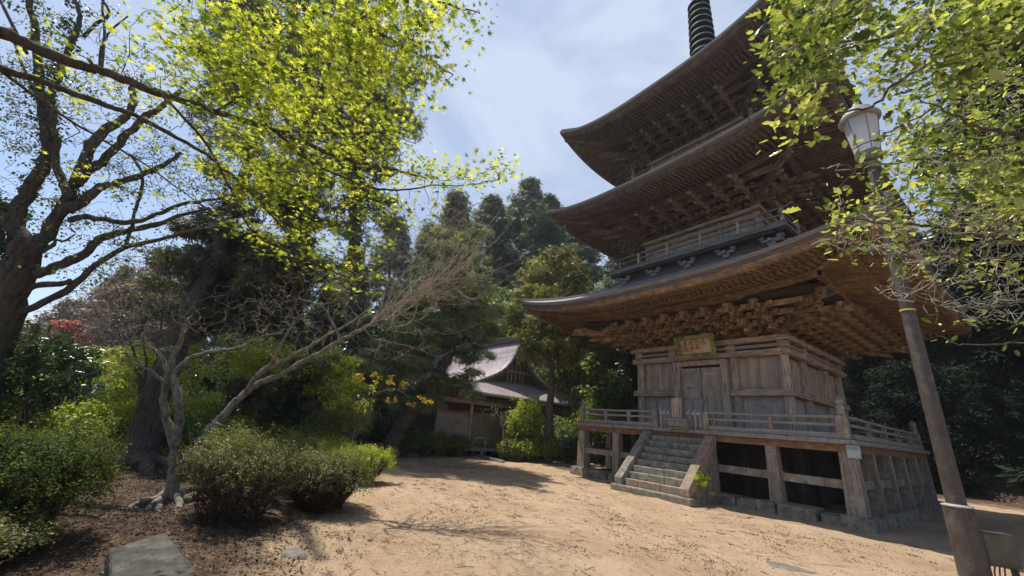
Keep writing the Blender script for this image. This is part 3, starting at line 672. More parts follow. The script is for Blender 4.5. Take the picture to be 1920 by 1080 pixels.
def Fs(u, v):   # skirt roof under the gable, towards the forecourt
    d0 = 2.25+3.35*v; y = YC-d0+2*d0*u; x = GX+.0+1.35*v; e = abs(2*u-1)
    z = 3.70+(pz(5.6)-3.72)*(v**.85)+.22*v*e**4-.0*u
    return (x, y, z if v > 0 else 3.72)
grid('skirt_roof', Fs, 26, 8, HM, hall, .10, (8, 2))
M['gable'] = mat('dark gable boards', (.045, .032, .025), (.12, .09, .07), 3, (9, 9, .9), c3=(.09, .07, .055))
b = MB(); pts = [(GX, YC-d, pz(d)-.10) for d in np.linspace(2.25, 0, 12)]+[(GX, YC+d, pz(d)-.10) for d in np.linspace(.1, 2.25, 12)]
n = len(pts); b.add([(x-.1, y, z) for x, y, z in pts]+[(x, y, z) for x, y, z in pts], [tuple(range(n)), tuple(range(n, 2*n))[::-1]]); gb = b.build('gable', M['gable'], hall)
for sg in (-1, 1):
    b = MB(); ds = np.linspace(.02, 2.4, 12); vs = []
    for d in ds:
        for zz in (-.05, -.34):
            for xx in (.27, .33): vs.append((GX+xx, YC+sg*d, pz(d)+zz))
    b.add(vs, [(i*4+a, i*4+b_, i*4+4+b_, i*4+4+a) for i in range(11) for a, b_ in ((0, 1), (1, 3), (3, 2), (2, 0))]); b.build('barge_board', M['eave_up'], gb)
b = MB(); 
for y in (-.55, -.3, .0, .3, .55): b.box(GX+.0, GX+.05, YC+y-.04, YC+y+.04, 3.8, 5.0-abs(y)*.9)
b.box(GX, GX+.08, YC-1.1, YC+1.1, 4.28, 4.42); b.box(GX+.3, GX+.36, YC-.16, YC+.16, 5.25, 5.75, .06, 0); b.build('gable_strut', M['wood_v'], gb)
b = MB(); b.box(XB, GX+.45, YC-.16, YC+.16, 6.12, 6.38); b.box(XB, GX+.5, YC-.21, YC+.21, 6.382, 6.45); rg = b.build('ridge', mat('dark ridge', (.10, .09, .09), (.2, .18, .18), 4), hall, bevel=.02)
b = MB(); b.box(GX+.46, GX+.56, YC-.22, YC+.22, 5.95, 6.5, .04, 0); b.build('ridge_end', M['bronze'], rg)
# walls
WX_ = -10.55; b = MB(); b.box(-20, WX_-.06, -7.0, 2.4, .35, 2.55); b.build('wall', M['dark'], hall)
b = MB(); b.box(-20.4, WX_+.9, -7.6, 3.0, .25, .38); b.build('veranda_floor', M['wood_grey'], hall)
b = MB()
for y in np.arange(-7.2, 3, 1.2): b.box(WX_+.7, WX_+.82, y-.06, y+.06, -.1, .25); b.box(WX_, WX_+.1, y-.06, y+.06, -.1, .25)
b.build('veranda_support', M['wood_v'], hall)
b = MB(); b.box(WX_-.05, WX_+.04, -7.0, 2.4, 1.86, 1.98); b.box(WX_-.05, WX_+.03, -7.0, 2.4, .385, .47); b.build('door_beam', M['deckb'], hall)
for y in (-6.95, -5.15, -2.75, -.4, 2.3):
    b = MB(); b.box(WX_-.08, WX_+.06, y-.08, y+.08, .38, 2.55); b.build('hall_post', M['wood_v'], hall)
M['slat'] = mat('brown boards', (.15, .12, .08), (.38, .31, .22), 2, (7, 7, .7), c3=(.26, .22, .16))
M['shut'] = mat('pale lattice', (.24, .20, .18), (.55, .49, .46), 6, (3, 9, 3), c3=(.2, .17, .14))
for (y0, y1, kind) in ((-6.86, -6.02, 's'), (-6.0, -5.24, 's'), (-5.06, -2.84, 'b'), (-2.66, -.49, 'b'), (-.31, 2.21, 'b')):
    b = MB(); b.box(WX_-.03, WX_-.01, y0, y1, .475, 1.855); o = b.build('shutter', M['shut'] if kind == 's' else M['slat'], hall)
    b = MB(); y = y0+.02
    while y < y1-.03:
        w_ = .045 if kind == 's' else .05; b.box(WX_-.009, WX_+.012, y, y+w_*.5, .48, 1.85); y += .09 if kind == 's' else .2
    if kind == 's':
        for z in np.arange(.55, 1.8, .16): b.box(WX_-.009, WX_+.018, y0, y1, z, z+.02)
    b.build('slat', M['shut'] if kind == 's' else M['slat'], o)
b = MB(); 
for y in np.arange(-8.1, 3.5, .22): b.beam((WX_-.1, y, 2.72), (-9.62, y, 2.60), .07, .09)
b.build('rafters', M['eave_up'], hall)
b = MB(); b.box(WX_-.1, WX_+.1, -7.3, 2.7, 2.35, 2.56); b.build('eave_beam', M['wood_h'], hall)
# entrance gable over the left end
b = MB(); r_ = [( -.95, 0), (-.6, .16), (-.25, .42), (0, .55), (.25, .42), (.6, .16), (.95, 0)]
vs = [(-9.35, -7.35+a, 2.72+c) for a, c in r_]+[(-10.9, -7.35+a, 2.95+c) for a, c in r_]+[(-9.35, -7.35+a, 2.60+c*.9) for a, c in r_]+[(-10.9, -7.35+a, 2.8+c*.9) for a, c in r_]
b.add(vs, [(i, i+1, i+8, i+7) for i in range(6)]+[(i+14, i+21, i+22, i+15) for i in range(6)]+[(i, i+14, i+15, i+1) for i in range(6)]); pr = b.build('porch_gable', M['eave'], hall)
b = MB(); vs = [(-9.5, -7.35+a*.9, 2.50+c*.9) for a, c in r_]; b.add(vs+[(x-.05, y, z) for x, y, z in vs], [tuple(range(7))[::-1], tuple(range(7, 14))]); b.build('porch_board', M['gable'], pr)

# ---------------------------------------------------------------- timber handrail and plank by the hall
M['newwood'] = mat('pale new timber', (.30, .21, .12), (.52, .39, .24), 4, c3=(.40, .31, .2))
hr = empty('timber_handrail', (-10.0, -5.0, 0), 'pale timber handrail frame with a slanting brace before the hall doors', 'handrail')
A_ = at(870, 852, 19.0); B_ = at(893.5, 821, 19.0); C_ = at(910, 822, 19.2); D_ = at(909.5, 851, 19.2); E_ = at(888.5, 829, 19.05); F_ = at(888, 848, 19.05)
for p, q, n_, w_ in ((A_, B_, 'brace', .075), (B_, C_, 'top_bar', .075), (C_, D_, 'upright', .08), (E_, F_, 'upright', .06)):
    b = MB(); b.beam(p, q, w_, w_, up=(.5, .5, .1)); b.build(n_, M['newwood'], hr)
b = MB(); b.beam(gr(884, 853)+[0, 0, .06], gr(944, 868)+[0, 0, .05], .14, .08); tag(b.build('timber_plank', M['wood_grey'], None, bevel=.01), 'long grey plank lying on the sand beside the timber handrail', 'plank')

# ---------------------------------------------------------------- lamp post, box, slab
PXY = (5.93, -6.8)
M['pole'] = mat('rusty brown painted steel', (.03, .024, .02), (.09, .07, .058), 7, (1, 1, .5), .55, .4, c3=(.13, .10, .08), fine=4, spec=.5)
lp = empty('lamp_post', (*PXY, 0), 'tall brown steel lamp post with a white lantern among the holly leaves', 'lamp post')
b = MB(); b.lathe([(.170, -.1), (.168, .92)], *PXY, 24); b.build('lower_sleeve', M['pole'], lp, smooth=False)
b = MB(); b.lathe([(.176, .92), (.176, .935), (.12, .955)], *PXY, 24); b.build('collar', mat('worn collar', (.28, .27, .25), (.42, .40, .37), 8), lp)
b = MB(); b.lathe([(.114, .94), (.107, 2.8), (.092, 4.8), (.082, 6.4), (.07, 7.2)], *PXY, 24); b.build('pole', M['pole'], lp, smooth=False)
for z, r_ in ((3.98, .107), ):
    b = MB(); b.lathe([(r_, z), (r_+.004, z+.005), (r_, z+.03)], *PXY, 20); b.build('yellow_band', mat('yellow tape', (.45, .35, .04), (.6, .48, .08), 5), lp)
ln = MB(); ln.lathe([(.05, 7.15), (.20, 7.22), (.215, 7.30), (.19, 7.33)], *PXY, 20); lo = ln.build('lantern_base', M['bronze'], lp)
gl = bpy.data.materials.new('frosted lantern glass'); gl.use_nodes = True; P_ = gl.node_tree.nodes['Principled BSDF']; P_.inputs['Base Color'].default_value = (.93, .94, .92, 1); P_.inputs['Roughness'].default_value = .35; P_.inputs['Transmission Weight'].default_value = .5; P_.inputs['Subsurface Weight'].default_value = .3
b = MB(); b.lathe([(.195, 7.335), (.285, 8.12)], *PXY, 6); b.build('lantern_glass', gl, lo)
b = MB()
for j in range(6):
    g = math.pi*j/3; b.beam((PXY[0]+.2*math.cos(g), PXY[1]+.2*math.sin(g), 7.33), (PXY[0]+.29*math.cos(g), PXY[1]+.29*math.sin(g), 8.12), .009, .009)
b.build('lantern_frame', M['pole'], lo)
b = MB(); b.lathe([(.34, 8.12), (.35, 8.17), (.24, 8.36), (.08, 8.5), (.03, 8.62)], *PXY, 24); b.build('lantern_cap', M['finial'], lo)
bp = (at(1837, 1002, 5.75)+at(1897, 1063, 5.75))/2
eb = MB(); RMb = Matrix.Translation((bp[0], bp[1], 0)) @ Matrix.Rotation(R(48), 4, 'Z'); eb.M = RMb
eb.box(-.22, .22, -.09, .09, .20, .62); ebx = eb.build('electrical_box', mat('dull green steel cabinet', (.06, .06, .04), (.115, .11, .075), 4, rough=.5), None, bevel=.008); tag(ebx, 'small dull green metal cabinet on thin legs behind the foot of the lamp post', 'electrical box')
e2 = MB(); e2.M = RMb; e2.box(-.20, .20, -.098, -.091, .22, .60); e2.build('cabinet_door', mat('cabinet door', (.07, .07, .045), (.13, .12, .085), 4, rough=.5), ebx, bevel=.004)
for x in (-.18, .18):
    e2 = MB(); e2.M = RMb; e2.box(x-.018, x+.018, -.04, .04, -.1, .2); e2.build('leg', M['pole'], ebx)
e2 = MB(); e2.M = RMb
for i in range(4): e2.tube([(-.12+i*.06, 0, .21), (-.14+i*.07, .03, .1), (-.1+i*.05, .05, -.05)], .010, 6)
e2.build('cable', M['pole'], ebx)
# stone slab bench, lower left
sl = MB(); c0, c1, c2_, c3_ = at(203, 1028, 3.95), at(313, 998, 4.4), gr(470, 1190, .42), gr(215, 1200, .42)
zt = .40; q0, q1, q2_, q3_ = gr(205, 1027, zt), gr(312, 997, zt), gr(470, 1200, zt), gr(225, 1260, zt)
vs = [Vector(p)-Vector((0, 0, .12)) for p in (q0, q1, q2_, q3_)]+[Vector(p) for p in (q0, q1, q2_, q3_)]
sl.add(vs, [(0, 1, 2, 3), (7, 6, 5, 4), (0, 4, 5, 1), (1, 5, 6, 2), (2, 6, 7, 3), (3, 7, 4, 0)])
M['slab'] = mat('worn concrete', (.035, .032, .026), (.10, .092, .077), 5, (1, 1, 1), .9, .5, c3=(.14, .125, .10), fine=2.5)
so_ = sl.build('stone_bench', M['slab'], None, bevel=.02); tx = bpy.data.textures.new('chips', 'CLOUDS'); tx.noise_scale = .09; tx.noise_depth = 3
sb_ = so_.modifiers.new('cut', 'SUBSURF'); sb_.subdivision_type = 'SIMPLE'; sb_.levels = sb_.render_levels = 5; dp = so_.modifiers.new('chips', 'DISPLACE'); dp.texture = tx; dp.strength = .035; dp.texture_coords = 'LOCAL'; tag(so_, 'grey stone slab bench at the lower left edge of the path', 'bench')
for f in (.12, .8):
    a = Vector(q0).lerp(Vector(q3_), f); c = Vector(q1).lerp(Vector(q2_), f); a, c = a.lerp(c, .08), a.lerp(c, .92)
    b = MB(); b.beam((a.x, a.y, .12), (c.x, c.y, .12), .16, .32); b.build('support', M['stone'], so_)
# ================================================================ PLANTS
def unit(v): return v/np.maximum(np.linalg.norm(v, axis=-1, keepdims=True), 1e-9)
def T_rh(a=.5, fold=.12):  # folded pointed leaf
    return np.array([(0, 0, 0), (a*.5, .45, fold), (0, 1, 0), (-a*.5, .45, fold)], float), [(0, 1, 2), (0, 2, 3)]
def T_maple():
    v = [(0, .32, 0)]; rim = []
    an = [-150, -118, -100, -62, -42, -22, 0, 22, 42, 62, 100, 118, 150]; rr = [.38, .20, .66, .24, .86, .27, 1.0, .27, .86, .24, .66, .20, .38]
    for a, r_ in zip(an, rr): v.append((r_*math.sin(R(a))*.92, .32+r_*math.cos(R(a))*.68, -.10*r_))
    v.append((0, .10, .0)); n = len(v)
    return np.array(v, float), [(0, i, i+1) for i in range(1, n-1)]+[(0, n-1, 1)]
def T_holly():
    v = [(0, 0, 0), (0, .5, -.04), (0, 1.0, .03)]; L_ = [(.10, .12), (.22, .20), (.17, .32), (.29, .44), (.19, .56), (.25, .70), (.12, .80), (.10, .93)]
    for sx in (1, -1):
        for i, (x, y) in enumerate(L_): v.append((sx*x, y, .07+(.04 if i % 2 else 0)))
    f = []
    for s in (0, 1):
        o = 3+8*s; c = [0]+list(range(o, o+8))+[2]
        for i in range(len(c)-1): t = (1, c[i], c[i+1]); f.append(t if s == 0 else t[::-1])
    return np.array(v, float), f
def T_oval():
    return np.array([(0, 0, 0), (.16, .25, .04), (.19, .55, .05), (0, 1, 0), (-.19, .55, .05), (-.16, .25, .04)], float), [(0, 1, 2), (0, 2, 3), (0, 3, 4), (0, 4, 5)]
def T_spray():  # small flat evergreen spray: three pointed fingers
    v = [(0, 0, 0), (.10, .5, .02), (0, 1, -.05), (-.10, .5, .02), (.30, .35, 0), (.52, .78, -.05), (.22, .55, .02), (-.30, .35, 0), (-.52, .78, -.05), (-.22, .55, .02)]
    return np.array(v, float), [(0, 1, 2), (0, 2, 3), (0, 4, 5), (0, 5, 6), (0, 8, 7), (0, 9, 8)]
def T_needle(): return np.array([(-.055, 0, 0), (.055, 0, 0), (0, 1, .0), (.0, 0, .05), (.25, .85, .1), (.1, 0, .0), (-.25, .85, -.1), (-.1, 0, 0)], float), [(0, 1, 2), (3, 5, 4), (0, 6, 7)]
TP = dict(rh=T_rh(), maple=T_maple(), holly=T_holly(), oval=T_oval(), spray=T_spray(), needle=T_needle(), round=T_rh(.8, .1))
def leaf_mesh(name, pos, nrm, size, tmpl, tint, dirv=None):
    tv, tf = TP[tmpl]; n = len(pos); k = len(tv)
    nrm = unit(nrm); a = NR.normal(size=(n, 3)) if dirv is None else dirv+NR.normal(0, .25, (n, 3))
    yv = unit(a-nrm*(a*nrm).sum(-1, keepdims=True)); xv = np.cross(yv, nrm)
    co = pos[:, None]+(xv[:, None]*tv[None, :, 0:1]+yv[:, None]*tv[None, :, 1:2]+nrm[:, None]*tv[None, :, 2:3])*np.asarray(size).reshape(-1, 1, 1)
    tf = np.array(tf); f = (tf[None]+(np.arange(n)*k)[:, None, None]).reshape(-1, 3)
    me = bpy.data.meshes.new(name); me.vertices.add(n*k); me.vertices.foreach_set('co', co.astype(np.float32).ravel())
    me.loops.add(f.size); me.loops.foreach_set('vertex_index', f.astype(np.int32).ravel()); me.polygons.add(len(f)); me.polygons.foreach_set('loop_start', np.arange(len(f), dtype=np.int32)*3)
    me.update(calc_edges=True)
    at_ = me.attributes.new('tint', 'FLOAT', 'POINT'); at_.data.foreach_set('value', np.repeat(np.clip(tint, 0, 1), k).astype(np.float32))
    return me
def clumps(cen, rad, n, sz, tint0, tmpl, name, up=.4, flat=.7, shell=.45, tj=.16, droop=None, szj=.3):
    """leaf mesh of many clumps: cen (K,3), rad (K,), n leaves each"""
    cen = np.asarray(cen, float); K = len(cen); rad = np.broadcast_to(rad, (K,)); tint0 = np.broadcast_to(tint0, (K,))
    c = np.repeat(cen, n, 0); rr = np.repeat(rad, n); t0 = np.repeat(tint0, n)
    d = unit(NR.normal(size=(K*n, 3))); r_ = (shell+(1-shell)*NR.random(K*n)**.6)
    off = d*(r_*rr)[:, None]; off[:, 2] *= flat
    nrm = d*(1-up)+np.array([0, 0, up])+NR.normal(0, .35, (K*n, 3))
    s = sz*(1+szj*NR.normal(size=K*n)).clip(.4, 2)
    dv = None
    if droop is not None: dv = d*np.array([1, 1, .3])+np.array([0, 0, droop])
    return leaf_mesh(name, c+off, nrm, s, tmpl, t0+NR.normal(0, tj, K*n), dv)
# foliage and bark materials
LM = {}
LM['maple'] = leafmat('young maple leaves', [(.05, .08, .015), (.225, .285, .03), (.52, .54, .12)], .60, (1.6, 1.53, .7), .5)
LM['zelkova'] = leafmat('small spring leaves', [(.05, .07, .015), (.12, .15, .03), (.24, .26, .06)], .4, (1.5, 1.5, .6))
LM['holly'] = leafmat('spiny glossy leaves', [(.045, .075, .022), (.17, .225, .05), (.56, .60, .25)], .42, (1.5, 1.5, .6), .25, .55)
LM['cedar'] = leafmat('dark cedar foliage', [(.035, .055, .045), (.10, .14, .105), (.26, .31, .23)], .34)
LM['darkcon'] = leafmat('very dark conifer foliage', [(.028, .035, .024), (.085, .10, .058), (.22, .23, .12)], .34)
LM['shade'] = leafmat('evergreen foliage darkened as shade', [(.010, .016, .010), (.022, .032, .018), (.045, .058, .03)], .12, None, .7, .08)  # shade under the trees is put into this darker leaf colour
LM['pine'] = leafmat('pine needles', [(.07, .10, .055), (.19, .24, .12), (.40, .44, .24)], .36)
LM['cypress'] = leafmat('yellowish cypress foliage', [(.06, .08, .02), (.17, .185, .05), (.34, .32, .09)], .32)
LM['broad'] = leafmat('mid green broad leaves', [(.05, .085, .028), (.16, .23, .065), (.34, .42, .13)], .35)
LM['camellia'] = leafmat('dark glossy camellia leaves', [(.022, .045, .016), (.055, .10, .03), (.13, .20, .06)], .25, None, .28, .5)
LM['azalea'] = leafmat('azalea leaves', [(.08, .095, .022), (.20, .235, .05), (.42, .43, .11)], .42)
LM['undertwig'] = leafmat('brown inner twigs', [(.03, .02, .014), (.085, .055, .035), (.17, .12, .08)], .1, (1, 1, 1), .8, .1)
LM['azdark'] = leafmat('deep green azalea leaves', [(.03, .048, .012), (.10, .135, .022), (.25, .30, .05)], .38, None, .6, .12)
LM['azolive'] = leafmat('dull olive azalea leaves', [(.06, .06, .022), (.15, .16, .045), (.32, .33, .10)], .38)
LM['azbright'] = leafmat('bright fresh azalea leaves', [(.13, .18, .02), (.34, .42, .05), (.62, .64, .12)], .45)
LM['yellow'] = leafmat('yellow ochre leaves', [(.10, .10, .015), (.30, .22, .02), (.60, .44, .05)], .4, (1.4, 1.3, .4))
LM['redleaf'] = leafmat('red leaves', [(.25, .05, .035), (.5, .12, .07), (.6, .25, .15)], .4, (1.3, 1.2, 1))
LM['pinkbl'] = leafmat('greyish pink spring buds', [(.13, .10, .08), (.26, .2, .15), (.42, .33, .25)], .3, (1.2, 1.1, 1))
LM['pale'] = leafmat('pale yellow green leaves', [(.14, .16, .045), (.32, .36, .10), (.58, .58, .24)], .48)
LM['litter'] = leafmat('dead leaf bits', [(.03, .02, .014), (.10, .06, .04), (.30, .21, .14)], .05, (1, 1, 1), .8, .1)
BK = dict(dark=mat('dark ridged bark', (.03, .024, .019), (.15, .12, .095), 5, (3, 3, .7), .95, 1., c3=(.07, .075, .055), fine=1.6, dist=.05),
          brown=mat('brown bark', (.05, .038, .028), (.17, .13, .10), 8, (2, 2, .8), .95, .8, c3=(.12, .12, .09), fine=2),
          grey=mat('pale lichened bark', (.075, .058, .042), (.30, .25, .19), 11, (1.4, 1.4, .8), .95, 1., c3=(.27, .27, .23), fine=7, dist=.03),
          twig=mat('dry grey twigs', (.18, .14, .10), (.50, .43, .33), 6, (1, 1, 1), .9, 0),
          whitetwig=mat('pale whitish twigs', (.22, .20, .16), (.55, .51, .44), 6, (1, 1, 1), .85, 0),
          dtwig=mat('dark twigs', (.035, .025, .022), (.10, .075, .065), 6, (1, 1, 1), .9, 0))

def smooth(pts, n=4, jit=0.):
    P = [np.asarray(p, float) for p in pts]; P = [P[0]*2-P[1]]+P+[P[-1]*2-P[-2]]; out = []
    for i in range(1, len(P)-2):
        for j in range(n):
            t = j/n; out.append(.5*((2*P[i])+(-P[i-1]+P[i+1])*t+(2*P[i-1]-5*P[i]+4*P[i+1]-P[i+2])*t*t+(-P[i-1]+3*P[i]-3*P[i+1]+P[i+2])*t**3))
    out.append(P[-2]); out = np.array(out)
    if jit: out[1:-1] += NR.normal(0, jit, out[1:-1].shape)
    return out
class Tree:
    def __init__(s): s.n = np.zeros((6000, 3)); s.r = np.zeros(6000); s.k = 0; s.main = MB(); s.tw = MB()
    def _add(s, P, r_):
        m_ = len(P)
        if s.k+m_ > len(s.n): s.n = np.vstack([s.n, np.zeros((6000, 3))]); s.r = np.append(s.r, np.zeros(6000))
        s.n[s.k:s.k+m_] = P; s.r[s.k:s.k+m_] = r_; s.k += m_
    def limb(s, pts, r0, r1, k=10, jit=.0, knob=.06, mb=None, flare=0):
        P = smooth(pts, 5, jit); f = np.linspace(0, 1, len(P)); r_ = (r0+(r1-r0)*f)*(1+NR.normal(0, knob, len(P)))
        if flare: r_ *= 1+flare*np.exp(-f*14)
        (mb or s.main).tube(P, list(r_), k); s._add(P, r_); return P
    def twigs(s, targets, wig=.08, rmin=.003, rmax=.03, ratio=.012, seg=4, lift=0., k=4):
        T_ = np.asarray(targets, float)
        d0 = np.array([np.min(np.linalg.norm(s.n[:s.k]-t, axis=1)) for t in T_])
        for i in np.argsort(d0):
            t = T_[i]; d = np.linalg.norm(s.n[:s.k]-t, axis=1); j = int(np.argmin(d+.10*(s.r[:s.k] < rmin*1.5))); a = s.n[j]; ln = d[j]
            if ln < .02: continue
            m_ = max(2, int(seg)); f = np.linspace(0, 1, m_+1)[:, None]; P = a+(t-a)*f
            P[1:-1] += NR.normal(0, wig*ln, (m_-1, 3)); P[:, 2] += lift*ln*np.sin(f[:, 0]*math.pi)
            ra = min(max(s.r[j]*.75, rmin), rmax, ratio*ln+rmin); rr = np.linspace(ra, rmin, m_+1)
            s.tw.tube(P, list(rr), k, cap=False); s._add(P[1:], rr[1:])
    def build(s, root, bm, tm=None, tname='branches'):
        if s.main.f: s.main.build('trunk', BK[bm], root, smooth=True)
        if s.tw.f: s.tw.build(tname, BK[tm or bm], root, smooth=False)
def ell(lst, n, d, jz=0):
    """points inside photo ellipses (cx,cy,rx,ry,weight) at depths d=(a,b)"""
    W = np.array([e[4] if len(e) > 4 else e[2]*e[3] for e in lst], float); W /= W.sum(); out = []
    for i in NR.choice(len(lst), n, p=W):
        e = lst[i]; a = NR.random()*2*math.pi; r_ = math.sqrt(NR.random()); px = e[0]+e[2]*r_*math.cos(a); py = e[1]+e[3]*r_*math.sin(a)
        dd = e[5] if len(e) > 5 else d
        out.append(at(px, py, NR.uniform(*dd)))
    return np.array(out)
def clear(T_, holes):
    D = T_-CAM; z = D@FW; px = 960+FPX*(D@RT)/z; py = 540-FPX*(D@UP)/z; k = np.ones(len(T_), bool)
    for x, y, q in holes: k &= np.hypot(px-x, py-y) > q
    return T_[k]
def crown(me, root, m_, name='crown'): return link(name, me, root, LM[m_])
def poly(pts, t0, t1):  # photo polyline to world, depth from t0 to t1
    n = len(pts); return [at(p[0], p[1], t0+(t1-t0)*i/(n-1)) for i, p in enumerate(pts)]

# ---- big dark leaning conifer behind the garden, left of centre
def big_conifer():
    b0 = gr(258, 882); r = empty('leaning_conifer', b0, 'huge dark conifer with a thick leaning trunk rising behind the twisted bare tree', 'tree', 'dark conifers left of the hall')
    t = Tree(); pts = [b0-[0, 0, .3], at(262, 850, 8.9), at(292, 740, 9.4), at(330, 650, 9.9), at(368, 560, 10.5), at(420, 440, 11.3), at(470, 300, 12.2), at(530, 120, 13.2), at(570, -60, 14), at(590, -220, 14.5)]
    t.limb(pts, .31, .07, 18, .02, .05, flare=1.1)
    for q in range(6): g = q*1.05+.3; t.limb([at(262, 850, 8.9)+[0, 0, -.1], b0+[.55*math.cos(g), .55*math.sin(g), .08], b0+[1.1*math.cos(g), 1.1*math.sin(g), -.1]], .2, .07, 8)
    E_ = [(400, 430, 60, 50), (500, 400, 110, 80), (430, 545, 85, 70, 7000), (530, 530, 100, 70), (330, 500, 50, 40, 1500), (470, 320, 80, 50, 3000), (350, 600, 50, 30, 1200)]
    T_ = ell(E_, 150, (10.5, 13.5)); t.twigs(T_, .05, .006, .07, .012, 4, -.08); t.build(r, 'dark', 'dark')
    tint = NR.uniform(.05, .75, len(T_)); crown(clumps(T_, NR.uniform(.3, .65, len(T_)), 170, .18, tint, 'spray', 'crown', .2, .55, .1, .15, -.5), r, 'darkcon')
    b0 = base(447, 17.); r = empty('upright_conifer', b0, 'dark upright conifer with a straight trunk just right of the leaning one', 'tree', 'dark conifers left of the hall')
    t = Tree(); t.limb([b0-[0, 0, .3], at(452, 700, 17.), at(465, 560, 17.2), at(480, 470, 17.4)], .24, .14, 12, .02)
    E_ = [(560, 640, 110, 45), (480, 600, 90, 60), (640, 600, 80, 40), (600, 520, 90, 50), (470, 690, 80, 40)]
    T_ = ell(E_, 80, (17, 21)); t.twigs(T_, .05, .006, .06, .012, 4, -.08); t.build(r, 'dark', 'dark')
    crown(clumps(T_, NR.uniform(.35, .65, len(T_)), 150, .18, NR.uniform(0, .8, len(T_)), 'spray', 'crown', .2, .55, .1, .15, -.5), r, 'darkcon')
big_conifer()
def tall_dark(px, t, lab, E_, n, dep, tops):
    b0 = base(px, t); r = empty('tall_dark_conifer', b0, lab, 'tree', 'dark conifers left of the hall'); q = Tree(); q.limb([b0-[0, 0, .3]]+[at(a, b_, t+.5) for a, b_ in tops], .5, .12, 12, .03)
    T_ = ell(E_, n, dep); q.twigs(T_, .05, .012, .12, .012, 4, -.06); q.build(r, 'dark')
    crown(clumps(T_, NR.uniform(.6, 1.25, n), 85, .34, NR.uniform(.05, .95, n), 'spray', 'crown', .2, .6, .1, .15, -.5), r, 'darkcon')
tall_dark(560, 24, 'tall dark conifer filling the gaps behind the maple leaves', [(560, 20, 150, 110), (480, 90, 110, 110), (600, 230, 120, 110), (520, 330, 90, 60), (600, 400, 80, 50), (420, 200, 60, 80, 6000)], 210, (22, 28), [(555, 600), (560, 400), (570, 200), (575, 40), (580, -120)])
tall_dark(665, 26, 'tall dark conifer whose right edge shows against the sky beside the maple', [(650, 170, 90, 120), (700, 60, 70, 80), (748, 228, 34, 50, 2600), (680, 300, 70, 60), (690, 400, 40, 50, 1500), (760, 120, 25, 40, 1200), (700, 400, 50, 50)], 160, (24, 29), [(662, 600), (665, 400), (672, 200), (680, 40), (690, -100)])

